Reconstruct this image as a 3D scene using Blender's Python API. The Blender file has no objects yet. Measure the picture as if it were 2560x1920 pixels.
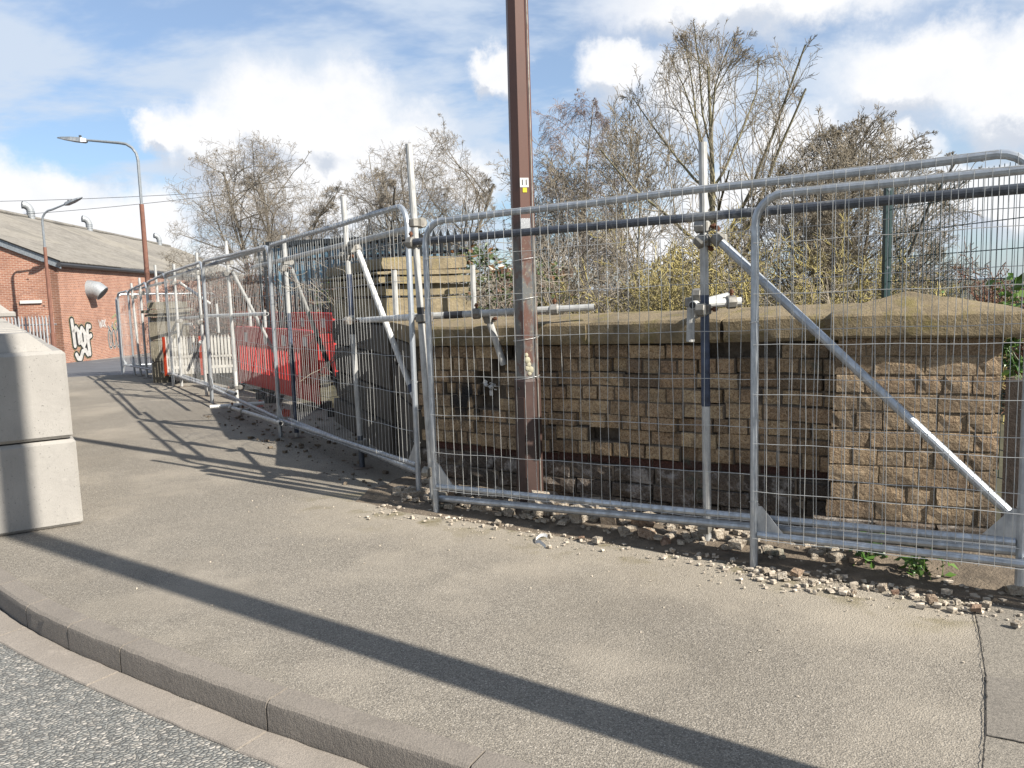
import bpy, math, random
import numpy as np
from mathutils import Vector, Matrix, noise as mnoise

random.seed(11)
R = math.radians
scene = bpy.context.scene
COL = scene.collection

# ------------------------------------------------------------------ camera
PITCH, ROLL, FPX, EYE = 0.11192, 0.02991, 2033.0, 1.503
cam_d = bpy.data.cameras.new('camera')
cam = bpy.data.objects.new('camera', cam_d)
COL.objects.link(cam)
_f = Vector((0, math.cos(PITCH), -math.sin(PITCH)))
_u = Vector((0, math.sin(PITCH), math.cos(PITCH)))
_x = Vector((1, 0, 0))
_x2 = _x * math.cos(ROLL) - _u * math.sin(ROLL)
_u2 = _x * math.sin(ROLL) + _u * math.cos(ROLL)
M = Matrix.Identity(4)
for i in range(3):
    M[i][0] = _x2[i]; M[i][1] = _u2[i]; M[i][2] = -_f[i]
M[2][3] = EYE
cam.matrix_world = M
cam_d.sensor_width = 36.0
cam_d.lens = FPX / 2560 * 36.0
cam_d.clip_start = 0.05
cam_d.clip_end = 6000
scene.camera = cam

# ------------------------------------------------------------------ light
SUN_EL = R(36.0)
SUN_H = Vector((0.814, -0.581, 0)).normalized()
SUN_DIR = SUN_H * math.cos(SUN_EL) + Vector((0, 0, math.sin(SUN_EL)))
SUN_STRENGTH = 5.0
SKY_STRENGTH = 0.058
EXPOSURE = 1.2
sun_d = bpy.data.lights.new('sun', 'SUN')
sun_d.energy = SUN_STRENGTH
sun_d.angle = R(0.53)
sun_d.color = (1.0, 0.94, 0.84)
sun = bpy.data.objects.new('sun', sun_d)
sun.rotation_euler = SUN_DIR.to_track_quat('Z', 'Y').to_euler()
sun.location = (30, -20, 40)
COL.objects.link(sun)
scene.view_settings.view_transform = 'Standard'
scene.view_settings.look = 'None'
scene.view_settings.exposure = EXPOSURE
scene.view_settings.gamma = 1.0
scene.view_settings.use_curve_mapping = False
scene.cycles.max_bounces = 6
scene.cycles.diffuse_bounces = 3
scene.cycles.glossy_bounces = 3

# ------------------------------------------------------------------ sky
world = bpy.data.worlds.new('World')
scene.world = world
world.use_nodes = True
world.cycles.sampling_method = 'NONE'


class NT:
    """small node-tree writer"""
    def __init__(s, tree):
        s.t = tree
    def n(s, typ, **kw):
        nd = s.t.nodes.new(typ)
        for k, v in kw.items():
            setattr(nd, k, v)
        return nd
    def l(s, a, b):
        s.t.links.new(a, b)
    def put(s, sock, v):
        if hasattr(v, 'is_output') or isinstance(v, bpy.types.NodeSocket):
            s.l(v, sock)
        else:
            sock.default_value = v
    def math(s, op, a, b=0.0, c=None, clamp=False):
        nd = s.n('ShaderNodeMath', operation=op, use_clamp=clamp)
        s.put(nd.inputs[0], a); s.put(nd.inputs[1], b)
        if c is not None:
            s.put(nd.inputs[2], c)
        return nd.outputs[0]
    def vmath(s, op, a, b=(0, 0, 0)):
        nd = s.n('ShaderNodeVectorMath', operation=op)
        s.put(nd.inputs[0], a); s.put(nd.inputs[1], b)
        return nd.outputs['Value'] if op in ('DISTANCE', 'LENGTH', 'DOT_PRODUCT') else nd.outputs[0]
    def mapr(s, v, a, b, c=0.0, d=1.0, smooth=False):
        nd = s.n('ShaderNodeMapRange', interpolation_type='SMOOTHSTEP' if smooth else 'LINEAR')
        s.put(nd.inputs['Value'], v)
        nd.inputs['From Min'].default_value = a; nd.inputs['From Max'].default_value = b
        nd.inputs['To Min'].default_value = c; nd.inputs['To Max'].default_value = d
        return nd.outputs['Result']
    def noise(s, vec, scale, detail=4.0, rough=0.55, out='Fac', dist=0.0, dim='3D'):
        nd = s.n('ShaderNodeTexNoise', noise_dimensions=dim)
        if vec is not None:
            s.l(vec, nd.inputs['Vector'])
        nd.inputs['Scale'].default_value = scale; nd.inputs['Detail'].default_value = detail
        nd.inputs['Roughness'].default_value = rough; nd.inputs['Distortion'].default_value = dist
        return nd.outputs[out]
    def voro(s, vec, scale, feature='F1', out='Distance', rnd=1.0):
        nd = s.n('ShaderNodeTexVoronoi', feature=feature)
        if vec is not None:
            s.l(vec, nd.inputs['Vector'])
        nd.inputs['Scale'].default_value = scale
        nd.inputs['Randomness'].default_value = rnd
        return nd.outputs[out]
    def ramp(s, v, stops, interp='LINEAR'):
        nd = s.n('ShaderNodeValToRGB')
        s.l(v, nd.inputs[0])
        cr = nd.color_ramp; cr.interpolation = interp
        while len(cr.elements) < len(stops):
            cr.elements.new(0.5)
        for e, (p, c) in zip(cr.elements, stops):
            e.position = p
            e.color = (c[0], c[1], c[2], 1) if hasattr(c, '__len__') else (c, c, c, 1)
        return nd.outputs[0]
    def mix(s, fac, a, b, blend='MIX'):
        nd = s.n('ShaderNodeMix', data_type='RGBA', blend_type=blend)
        s.put(nd.inputs[0], fac)
        s.put(nd.inputs[6], a if not isinstance(a, tuple) or len(a) == 4 else a + (1,))
        s.put(nd.inputs[7], b if not isinstance(b, tuple) or len(b) == 4 else b + (1,))
        return nd.outputs[2]
    def mapping(s, vec, scale=(1, 1, 1), loc=(0, 0, 0), rot=(0, 0, 0)):
        nd = s.n('ShaderNodeMapping')
        s.l(vec, nd.inputs[0])
        nd.inputs['Location'].default_value = loc; nd.inputs['Rotation'].default_value = rot
        nd.inputs['Scale'].default_value = scale
        return nd.outputs[0]


# cloud density as a function of sky angles (azimuth, elevation in radians), one group used twice
cg = bpy.data.node_groups.new('cloud_density', 'ShaderNodeTree')
cg.interface.new_socket('Angles', in_out='INPUT', socket_type='NodeSocketVector')
cg.interface.new_socket('Density', in_out='OUTPUT', socket_type='NodeSocketFloat')
cg.interface.new_socket('Lit Density', in_out='OUTPUT', socket_type='NodeSocketFloat')
g = NT(cg)
gi = g.n('NodeGroupInput'); go = g.n('NodeGroupOutput')
ang = gi.outputs[0]
wn = g.noise(ang, 11.0, 6.0, 0.64, out='Color', dim='2D')
wv = g.vmath('SCALE', g.vmath('SUBTRACT', wn, (0.5, 0.5, 0.5)))
wv.node.inputs['Scale'].default_value = 0.085
wang = g.vmath('ADD', ang, wv)
# cumulus heaps: (azimuth, elevation, half width, half height)
HEAPS = [(-0.335, 0.175, .075, .062), (-0.262, 0.200, .085, .078), (-0.195, 0.196, .080, .070),
         (-0.130, 0.165, .085, .062), (-0.230, 0.120, .170, .075), (-0.065, 0.130, .075, .045), (-0.39, 0.175, .035, .03),
         (-0.560, 0.105, .080, .060), (-0.500, 0.100, .060, .045), (-0.430, 0.085, .080, .050), (-0.520, 0.050, .16, .050), (-0.36, 0.04, .14, .04),
         (-0.180, 0.045, .080, .030),
         (0.13, 0.250, .055, .045), (0.205, 0.225, .060, .05), (0.00, 0.26, .03, .035), (0.33, 0.165, .06, .045), (0.40, 0.130, .09, .055), (0.30, 0.090, .12, .045),
         (0.46, 0.215, .10, .062), (0.57, 0.190, .11, .075), (0.52, 0.085, .10, .05), (0.30, 0.315, .22, .055), (0.64, 0.30, .12, .06), (0.18, 0.05, .16, .035),
         (0.95, 0.20, .22, .12), (1.7, 0.22, .3, .12), (-0.95, 0.17, .25, .11), (-1.8, 0.2, .35, .12), (3.0, 0.2, .4, .12), (-2.7, 0.2, .4, .12)]
acc = acc2 = None
for hi, (a, e, sx, sy) in enumerate(HEAPS):
    dv = g.vmath('MULTIPLY', g.vmath('SUBTRACT', wang, (a, e, 0)), (1 / sx, 1 / sy, 0))
    q = g.math('SUBTRACT', 1.0, g.vmath('LENGTH', dv))
    acc = q if acc is None else g.math('SMOOTH_MAX', acc, q, 0.25)
    q2 = g.math('SUBTRACT', 1.0, g.vmath('DISTANCE', dv, (-.20, -.50, 0))) if hi < 25 else q
    acc2 = q2 if acc2 is None else g.math('SMOOTH_MAX', acc2, q2, 0.25)
g.l(acc, go.inputs[0]); g.l(acc2, go.inputs[1])

w = NT(world.node_tree)
for nd in list(world.node_tree.nodes):
    world.node_tree.nodes.remove(nd)
out = w.n('ShaderNodeOutputWorld')
bg = w.n('ShaderNodeBackground')
bg.inputs['Strength'].default_value = SKY_STRENGTH
sky = w.n('ShaderNodeTexSky', sky_type='NISHITA')
sky.sun_disc = False
sky.sun_elevation = SUN_EL
sky.sun_rotation = math.atan2(SUN_H.x, SUN_H.y)
sky.air_density = 1.0; sky.dust_density = 0.6; sky.ozone_density = 1.5
tc = w.n('ShaderNodeTexCoord')
sep = w.n('ShaderNodeSeparateXYZ')
w.l(tc.outputs['Generated'], sep.inputs[0])
az = w.math('ARCTAN2', sep.outputs[0], sep.outputs[1])
el = w.math('ARCSINE', sep.outputs[2])
cmb = w.n('ShaderNodeCombineXYZ')
w.l(az, cmb.inputs[0]); w.l(el, cmb.inputs[1])
angs = cmb.outputs[0]
g1 = w.n('ShaderNodeGroup'); g1.node_tree = cg; w.l(angs, g1.inputs[0])
dens, dens2 = g1.outputs[0], g1.outputs[1]
cum = w.mapr(dens, -0.16, 0.50, 0, 1, True)
shade = w.mapr(w.math('SUBTRACT', dens2, dens), 0.05, 0.46, 1.0, 0.0, True)
puff = w.noise(w.mapping(angs, (1, 1.5, 1)), 20.0, 4.0, 0.6, dim='2D')
shade = w.math('MULTIPLY_ADD', w.math('SUBTRACT', puff, 0.5), 0.55, shade, clamp=True)
# thin high veil over the whole sky
inv = w.math('DIVIDE', 1.0, w.math('ADD', w.math('MAXIMUM', sep.outputs[2], 0.0), 0.22))
pl = w.n('ShaderNodeCombineXYZ')
w.l(w.math('MULTIPLY', sep.outputs[0], inv), pl.inputs[0]); w.l(w.math('MULTIPLY', sep.outputs[1], inv), pl.inputs[1])
veil_n = w.noise(w.mapping(pl.outputs[0], (1.0, 1.5, 1), (1.7, 0.9, 0), (0, 0, 0.5)), 1.3, 6.0, 0.6, dist=0.12, dim='2D')
veil = w.mapr(veil_n, 0.39, 0.61, 0.28, 0.93, True)
hz = w.mapr(el, 0.0, 0.22, 0.42, 0.0, True)
veil = w.math('MAXIMUM', veil, hz)
blue = w.mix(1.0, sky.outputs[0], (0.80, 0.98, 1.15), 'MULTIPLY')
k = 0.58 / SKY_STRENGTH
c_veil = w.mix(veil, blue, (0.51 * k, 0.58 * k, 0.68 * k))
c_cum = w.mix(shade, (0.50 * k, 0.54 * k, 0.61 * k), (0.76 * k, 0.765 * k, 0.78 * k))
skyc = w.mix(cum, c_veil, c_cum)
w.l(skyc, bg.inputs['Color'])
w.l(bg.outputs[0], out.inputs[0])

# ------------------------------------------------------------------ mesh helpers
ORG = {}


def frame_of(dirv):
    d = dirv.normalized()
    a = Vector((0, 0, 1)) if abs(d.z) < 0.95 else Vector((1, 0, 0))
    x = d.cross(a).normalized()
    return x, x.cross(d).normalized(), d


class MB:
    def __init__(s):
        s.v = []; s.f = []
    def add(s, vs, fs):
        b = len(s.v)
        s.v += [tuple(p) for p in vs]
        s.f += [tuple(b + i for i in f) for f in fs]
        return s
    def box(s, c, size, rz=0.0, rot=None):
        hx, hy, hz_ = size[0] / 2, size[1] / 2, size[2] / 2
        m = rot if rot is not None else Matrix.Rotation(rz, 3, 'Z')
        c = Vector(c)
        vs = [c + m @ Vector((sx * hx, sy * hy, sz * hz_)) for sz in (-1, 1) for sy in (-1, 1) for sx in (-1, 1)]
        return s.add(vs, [(0, 2, 3, 1), (4, 5, 7, 6), (0, 1, 5, 4), (2, 6, 7, 3), (0, 4, 6, 2), (1, 3, 7, 5)])
    def tube(s, pts, r, n=8, cap=True):
        pts = [Vector(p) for p in pts]
        rs = r if hasattr(r, '__len__') else [r] * len(pts)
        rings = []
        x, y, d = frame_of(pts[1] - pts[0])
        for i, p in enumerate(pts):
            if i == 0: t = pts[1] - pts[0]
            elif i == len(pts) - 1: t = pts[-1] - pts[-2]
            else: t = (pts[i + 1] - pts[i]).normalized() + (pts[i] - pts[i - 1]).normalized()
            t.normalize()
            x = (x - t * x.dot(t)).normalized(); y = t.cross(x)
            rings.append([p + (x * math.cos(2 * math.pi * j / n) + y * math.sin(2 * math.pi * j / n)) * rs[i] for j in range(n)])
        vs = [q for rg in rings for q in rg]
        fs = []
        for i in range(len(pts) - 1):
            for j in range(n):
                a, b2 = i * n + j, i * n + (j + 1) % n
                fs.append((a, b2, b2 + n, a + n))
        if cap:
            fs.append(tuple(range(n - 1, -1, -1)))
            fs.append(tuple(range((len(pts) - 1) * n, len(pts) * n)))
        return s.add(vs, fs)
    def prism(s, poly, z0, z1):
        n = len(poly)
        vs = [(p[0], p[1], z0) for p in poly] + [(p[0], p[1], z1) for p in poly]
        fs = [tuple(range(n - 1, -1, -1)), tuple(range(n, 2 * n))] + [(i, (i + 1) % n, n + (i + 1) % n, n + i) for i in range(n)]
        return s.add(vs, fs)
    def loft(s, rings, closed=True, cap=True):
        n = len(rings[0])
        vs = [q for rg in rings for q in rg]
        fs = []
        for i in range(len(rings) - 1):
            for j in range(n if closed else n - 1):
                a, b2 = i * n + j, i * n + (j + 1) % n
                fs.append((a, b2, b2 + n, a + n))
        if cap and closed:
            fs.append(tuple(range(n - 1, -1, -1)))
            fs.append(tuple(range((len(rings) - 1) * n, len(rings) * n)))
        return s.add(vs, fs)
    def build(s, name, m, parent=None, smooth=False, local=False):
        me = bpy.data.meshes.new(name)
        off = (0, 0, 0)
        if parent is not None and not local:
            off = ORG.get(parent.name, (0, 0, 0))
        me.from_pydata([(p[0] - off[0], p[1] - off[1], p[2] - off[2]) for p in s.v], [], s.f)
        me.update()
        o = bpy.data.objects.new(name, me)
        COL.objects.link(o)
        if m is not None:
            me.materials.append(m)
        if smooth:
            me.shade_smooth()
            try:
                me.set_sharp_from_angle(angle=R(28))
            except Exception:
                pass
        if parent is not None:
            o.parent = parent
            ORG[o.name] = off
        return o


def tag(o, label=None, cat=None, group=None, kind=None):
    if label: o['label'] = label
    if cat: o['category'] = cat
    if group: o['group'] = group
    if kind: o['kind'] = kind
    return o


def empty(name, loc, rz=0.0):
    o = bpy.data.objects.new(name, None)
    COL.objects.link(o)
    o.empty_display_size = 0.1
    o.location = loc; o.rotation_euler = (0, 0, rz)
    ORG[o.name] = tuple(loc)
    return o


def inst(name, me, parent, loc, rot=(0, 0, 0), scale=(1, 1, 1), mat_=None):
    o = bpy.data.objects.new(name, me)
    COL.objects.link(o)
    o.location = loc; o.rotation_euler = rot; o.scale = scale
    o.parent = parent
    return o


# ------------------------------------------------------------------ materials
def mat(name):
    m = bpy.data.materials.new(name)
    m.use_nodes = True
    t = NT(m.node_tree)
    b = m.node_tree.nodes['Principled BSDF']
    return m, t, b


def bump(t, b, h, strength=0.3, dist=0.01):
    nd = t.n('ShaderNodeBump')
    nd.inputs['Strength'].default_value = strength
    nd.inputs['Distance'].default_value = dist
    t.l(h, nd.inputs['Height'])
    t.l(nd.outputs[0], b.inputs['Normal'])


def wpos(t):
    return t.n('ShaderNodeNewGeometry').outputs['Position']


def opos(t):
    return t.n('ShaderNodeTexCoord').outputs['Object']


def orand(t):
    return t.n('ShaderNodeObjectInfo').outputs['Random']


def simple(name, col, rough=0.7, metal=0.0, var=0.25, scale=8.0, bumpk=0.0, bscale=60.0):
    m, t, b = mat(name)
    p = wpos(t)
    n = t.noise(p, scale, 5.0, 0.6)
    f = t.mapr(n, 0.25, 0.75, 1 - var, 1 + var)
    c = t.mix(1.0, col, (1, 1, 1), 'MULTIPLY')
    nd = c.node
    cm = t.n('ShaderNodeCombineXYZ')
    for i in range(3): t.l(f, cm.inputs[i])
    t.l(cm.outputs[0], nd.inputs[7])
    t.l(c, b.inputs['Base Color'])
    b.inputs['Roughness'].default_value = rough
    b.inputs['Metallic'].default_value = metal
    if bumpk:
        bump(t, b, t.noise(p, bscale, 4.0, 0.6), bumpk, 0.01)
    return m


def m_asphalt():
    m, t, b = mat('footway_asphalt')
    p = wpos(t)
    cell = t.voro(p, 230.0, out='Color')
    sp = t.n('ShaderNodeSeparateColor'); t.l(cell, sp.inputs[0])
    chips = t.ramp(sp.outputs[0], [(0.0, (.135, .125, .112)), (0.25, (.21, .194, .173)), (0.6, (.295, .274, .242)), (0.9, (.385, .358, .318)), (1.0, (.56, .53, .49))])
    big = t.noise(p, 0.9, 6.0, 0.62)
    dust = t.mapr(big, 0.46, 0.66, 0.0, 0.6, True)
    c = t.mix(dust, chips, (.43, .395, .345))
    d2 = t.mapr(t.noise(t.mapping(p, (1, 1, 1), (7, 3, 0)), 0.55, 7.0, 0.65), 0.36, 0.54, 0.30, 0.0, True)
    c = t.mix(d2, c, (.165, .147, .124))
    # dropped gum, oil and damp marks
    gum = t.mapr(t.voro(t.vmath('ADD', p, t.vmath('SCALE', t.noise(p, 14.0, 2.0, out='Color'))), 2.3), 0.05, 0.075, 0.55, 0.0, True)
    c = t.mix(gum, c, (.10, .092, .082))
    oil = t.mapr(t.noise(t.mapping(p, loc=(1.3, 8.2, 0)), 2.1, 6.0, .68), .64, .74, 0, .28, True)
    c = t.mix(oil, c, (.115, .10, .085))
    # pale dust of crumbled stone drifting out from the wall foot, with its own ragged outline
    off = t.vmath('DOT_PRODUCT', t.vmath('SUBTRACT', p, (-0.549, 5.49, 0)), (0.552, 0.834, 0))
    ragged = t.math('ADD', off, t.math('MULTIPLY', t.math('SUBTRACT', t.noise(p, 2.2, 6.0, 0.65), 0.5), 1.3))
    along = t.mapr(t.vmath('DOT_PRODUCT', t.vmath('SUBTRACT', p, (-0.549, 5.49, 0)), (0.834, -0.552, 0)), -1.5, -0.5, 0.0, 1.0, True)
    lime = t.math('MULTIPLY', t.mapr(ragged, -1.05, -0.1, 0.0, 0.5, True), along)
    c = t.mix(lime, c, (.50, .455, .385))
    moss = t.math('MULTIPLY', t.math('MULTIPLY', along, t.mapr(ragged, -0.55, -0.05, 0.0, 1.0, True)), t.mapr(t.noise(p, 3.7, 5.0, 0.6), 0.50, 0.64, 0, 0.7, True))
    c = t.mix(moss, c, (.17, .145, .055))
    c = t.mix(t.math('MULTIPLY', sp.outputs[1], 0.28), c, t.mix(1.0, c, (0.45, 0.45, 0.45), 'MULTIPLY'))
    c = t.mix(1.0, c, (1.12, 1.075, 1.00), 'MULTIPLY')
    mid = t.noise(t.mapping(p, loc=(6.1, 2.4, 0)), 3.4, 6.0, 0.7)
    c = t.mix(t.mapr(mid, 0.36, 0.64, 0.16, 0.0), c, t.mix(1.0, c, (0.62, 0.60, 0.58), 'MULTIPLY'))
    # sparse white flecks and black specks of loose grit
    fl = t.voro(p, 26.0)
    c = t.mix(t.mapr(fl, 0.035, 0.06, 0.8, 0.0), c, (.55, .52, .46))
    c = t.mix(t.mapr(t.voro(t.mapping(p, loc=(3.3, 1.7, 0)), 19.0), 0.03, 0.05, 0.8, 0.0), c, (.03, .028, .025))
    t.l(c, b.inputs['Base Color'])
    b.inputs['Roughness'].default_value = 0.88
    h = t.math('ADD', t.voro(p, 165.0), t.math('MULTIPLY', t.noise(p, 60.0, 3.0), 0.9))
    bump(t, b, h, 0.6, 0.005)
    return m


def m_road():
    m, t, b = mat('road_chippings')
    p = wpos(t)
    v = t.n('ShaderNodeTexVoronoi'); v.inputs['Scale'].default_value = 48.0
    t.l(t.mapping(p, (1.0, 1.35, 1.0), rot=(0, 0, .5)), v.inputs['Vector'])
    sp = t.n('ShaderNodeSeparateColor'); t.l(v.outputs['Color'], sp.inputs[0])
    chips = t.ramp(sp.outputs[0], [(0.0, (.20, .195, .18)), (0.3, (.28, .28, .26)), (0.6, (.36, .35, .32)), (0.85, (.44, .41, .36)), (1.0, (.60, .56, .50))])
    edge = t.voro(t.mapping(p, (1.0, 1.35, 1.0), rot=(0, 0, .5)), 48.0, 'DISTANCE_TO_EDGE')
    gap = t.mapr(edge, 0.0, 0.12, 0.85, 0.0, True)
    c = t.mix(gap, chips, (.085, .08, .07))
    tar = t.mapr(t.noise(p, 1.6, 5.0, 0.65), 0.62, 0.72, 0.0, 0.75, True)
    c = t.mix(tar, c, (.06, .055, .05))
    t.l(c, b.inputs['Base Color'])
    b.inputs['Roughness'].default_value = 0.6
    bump(t, b, t.mapr(edge, 0.0, 0.35), 0.7, 0.008)
    return m


def m_concrete(name, col, speck=0.5, pits=0.0):
    m, t, b = mat(name)
    p = wpos(t)
    n1 = t.noise(p, 3.0, 6.0, 0.6)
    n2 = t.noise(p, 190.0, 2.0, 0.5)
    c = t.mix(t.mapr(n1, 0.3, 0.7, 0.0, 0.45), col, tuple(x * 0.62 for x in col))
    c = t.mix(t.mapr(n2, 0.35, 0.65, 0.0, speck), c, tuple(x * 0.45 for x in col))
    c = t.mix(t.mapr(t.noise(p, 7.0, 5.0, .7), 0.58, 0.75, 0, .35, True), c, tuple(min(1, x * 1.35) for x in col))
    if pits:
        pit = t.mapr(t.voro(t.mapping(t.vmath('ADD', p, t.noise(p, 9.0, 2.0, out='Color')), (1, 1, 1.9)), 10.0), 0.10, 0.15, 1.0, 0.0, True)
        c = t.mix(t.mapr(t.noise(t.mapping(p, (1, 1, .3)), 4.0, 6.0, .65), .52, .72, 0, .5, True), c, tuple(x * .66 for x in col))
        c = t.mix(t.math('MULTIPLY', pit, 0.7), c, tuple(x * 0.25 for x in col))
        bump(t, b, t.math('SUBTRACT', t.math('MULTIPLY', n2, 0.3), t.math('ADD', pit, t.math('MULTIPLY', t.noise(p, 14.0, 5.0, .7), 1.2))), 0.45, 0.008)
    else:
        c = t.mix(t.mapr(t.voro(p, 60.0), 0.06, 0.14, .7, 0.0), c, tuple(x * .35 for x in col))
        c = t.mix(t.mapr(t.noise(p, 1.4, 6.0, .65), .52, .68, 0, .6, True), c, tuple(x * .42 for x in col))
        bump(t, b, t.math('ADD', n2, t.math('MULTIPLY', t.noise(p, 42.0, 4.0, .65), 1.4)), 0.45, 0.006)
    t.l(c, b.inputs['Base Color'])
    b.inputs['Roughness'].default_value = 0.9
    return m


def m_galv(name, col=(.52, .55, .58), rough=0.42, metal=0.75, rust=0.0, paint=None):
    m, t, b = mat(name)
    p = wpos(t)
    n = t.noise(t.mapping(p, (1, 1, .45)), 24.0, 6.0, 0.65)
    c = t.mix(t.mapr(n, 0.35, 0.68, 0.0, 0.75), col, tuple(x * 0.48 for x in col))
    n3 = t.noise(p, 5.0, 6.0, 0.7)
    c = t.mix(t.mapr(n3, 0.55, 0.68, 0.0, 0.5, True), c, (.66, .66, .64))
    if rust:
        c = t.mix(t.mapr(t.noise(p, 13.0, 6.0, 0.7), 0.62 - rust * 0.15, 0.72, 0.0, 0.85, True), c, (.17, .065, .025))
    t.l(c, b.inputs['Base Color'])
    b.inputs['Metallic'].default_value = metal
    t.l(t.mapr(n, 0.3, 0.7, rough - 0.08, rough + 0.2), b.inputs['Roughness'])
    bump(t, b, t.noise(p, 90.0, 3.0, .6), 0.12, 0.002)
    return m


def m_brick(name, stops, dirt=0.6, lime=0.0):
    m, t, b = mat(name)
    p = wpos(t)
    o = opos(t)
    base = t.ramp(orand(t), stops)
    # grit and pits of the rock-faced brick
    n = t.noise(p, 55.0, 6.0, 0.68)
    n2 = t.noise(p, 14.0, 5.0, 0.6)
    c = t.mix(t.mapr(n, 0.36, 0.60, 0.65, 0.0, True), base, t.mix(1.0, base, (0.42, 0.34, 0.28), 'MULTIPLY'))
    c = t.mix(t.mapr(n2, 0.50, 0.72, 0.0, 0.45, True), c, t.mix(1.0, base, (1.25, 1.2, 1.1), 'MULTIPLY'))
    pit = t.mapr(t.noise(p, 120.0, 3.0, 0.6), 0.54, 0.66, 0.0, 0.75, True)
    c = t.mix(pit, c, t.mix(1.0, base, (0.30, 0.24, 0.20), 'MULTIPLY'))
    soot = t.mapr(t.noise(t.mapping(p, (1, 1, 1.4), (4, 1, 2)), 1.9, 6.0, 0.65), 0.45, 0.66, 0.0, dirt, True)
    c = t.mix(soot, c, (.060, .048, .036))
    st2 = t.mapr(t.noise(t.mapping(p, (1, 1, .35), (9, 4, 2)), 5.5, 5.0, 0.65), 0.54, 0.66, 0.0, dirt * .8, True)
    c = t.mix(st2, c, (.075, .055, .040))
    # old black scorch marks low on the left part of the wall
    sc_ = t.vmath('LENGTH', t.vmath('MULTIPLY', t.vmath('SUBTRACT', p, (-.36, 6.0, .72)), (2.6, 2.6, 3.6)))
    scm = t.math('MULTIPLY', t.mapr(sc_, 0.25, 1.0, 1.0, 0.0, True), t.mapr(t.noise(t.mapping(p, (9, 9, 2.2)), 1.6, 3.0, .5), .44, .54, 0, 1, True))
    c = t.mix(scm, c, (.016, .015, .015))
    if lime:
        lm = t.mapr(t.noise(p, 6.0, 7.0, 0.7), 0.50, 0.64, 0.0, lime, True)
        c = t.mix(lm, c, (.62, .57, .52))
    grn = t.mapr(t.noise(t.mapping(p, loc=(2.2, 7.1, 0.4)), 2.6, 4.0, 0.6), 0.66, 0.73, 0.0, 0.55, True)
    c = t.mix(grn, c, (.06, .12, .09))
    t.l(c, b.inputs['Base Color'])
    b.inputs['Roughness'].default_value = 0.93
    bump(t, b, t.math('ADD', n, t.math('MULTIPLY', n2, 1.2)), 1.0, 0.026)
    return m


def m_stone(name, col, mossc=(.20, .17, .05), moss=0.5, dark=0.4, ms=5.0):
    m, t, b = mat(name)
    p = wpos(t)
    n = t.noise(p, 38.0, 6.0, 0.66)
    n2 = t.noise(p, 4.0, 6.0, 0.65)
    c = t.mix(t.mapr(n, 0.34, 0.66, 0.55, 0.0), col, tuple(x * 0.5 for x in col))
    c = t.mix(t.mapr(n2, 0.46, 0.66, 0.0, dark, True), c, tuple(x * 0.30 for x in col))
    c = t.mix(t.mapr(t.noise(t.mapping(p, loc=(5, 2, 1)), ms, 7.0, 0.68), 0.50, 0.66, 0.0, moss, True), c, mossc)
    t.l(c, b.inputs['Base Color'])
    b.inputs['Roughness'].default_value = 0.95
    bump(t, b, t.math('ADD', n, t.math('MULTIPLY', t.noise(p, 120.0, 3.0), 0.5)), 0.8, 0.012)
    return m


def m_bark(name, c1, c2, sc=6.0):
    m, t, b = mat(name)
    p = wpos(t)
    t.l(t.mix(t.mapr(t.noise(p, sc, 4.0, 0.65), 0.38, 0.62), c1, c2), b.inputs['Base Color'])
    b.inputs['Roughness'].default_value = 0.9
    return m


def m_wallbrick():
    m, t, b = mat('warehouse_brickwork')
    o = opos(t)
    cx = t.n('ShaderNodeSeparateXYZ'); t.l(o, cx.inputs[0])
    cc = t.n('ShaderNodeCombineXYZ'); t.l(t.math('ADD', cx.outputs[0], cx.outputs[1]), cc.inputs[0]); t.l(cx.outputs[2], cc.inputs[1])
    br = t.n('ShaderNodeTexBrick'); t.l(cc.outputs[0], br.inputs['Vector'])
    br.inputs['Scale'].default_value = 1.0
    br.inputs['Brick Width'].default_value = 0.225; br.inputs['Row Height'].default_value = 0.075
    br.inputs['Mortar Size'].default_value = 0.010; br.inputs['Mortar Smooth'].default_value = 0.3
    br.inputs['Color1'].default_value = (.52, .235, .145, 1); br.inputs['Color2'].default_value = (.34, .135, .088, 1)
    br.inputs['Mortar'].default_value = (.64, .49, .39, 1)
    br.inputs['Bias'].default_value = -0.1
    n = t.noise(o, 0.8, 6.0, 0.6)
    c = t.mix(t.mapr(n, 0.42, 0.7, 0, .5), br.outputs['Color'], (.20, .088, .060))
    # odd burnt headers scattered through the wall
    hd = t.mapr(t.voro(t.mapping(cc.outputs[0], (1, 1.6, 1)), 1.1), 0.05, 0.09, 0.85, 0.0)
    c = t.mix(hd, c, (.06, .028, .022))
    t.l(c, b.inputs['Base Color'])
    b.inputs['Roughness'].default_value = 0.9
    bump(t, b, br.outputs['Fac'], -0.5, 0.01)
    return m


MAT = {}
MAT['asphalt'] = m_asphalt()
MAT['road'] = m_road()
MAT['kerb'] = m_concrete('kerb_concrete', (.36, .315, .268), 0.7)
MAT['channel'] = m_concrete('channel_concrete', (.44, .385, .33), 0.6)
MAT['block'] = m_concrete('pale_block_concrete', (.47, .445, .41), 0.15, pits=1.0)
MAT['farpave'] = simple('far_pavement', (.26, .25, .235), 0.9, var=0.3, scale=2.0)
MAT['farroad'] = simple('far_road_asphalt', (.13, .135, .15), 0.8, var=0.25, scale=1.2)
MAT['strip'] = simple('older_asphalt_strip', (.30, .268, .222), 0.9, var=0.55, scale=110, bumpk=0.6, bscale=200)
MAT['patch'] = simple('smooth_asphalt_patch', (.235, .210, .178), 0.85, var=0.4, scale=90, bumpk=0.4, bscale=150)
MAT['crack'] = simple('joint_dirt', (.05, .042, .034), 0.95)
MAT['galv'] = m_galv('galvanised_fence_steel', (.74, .79, .85), 0.36, 0.65)
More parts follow.
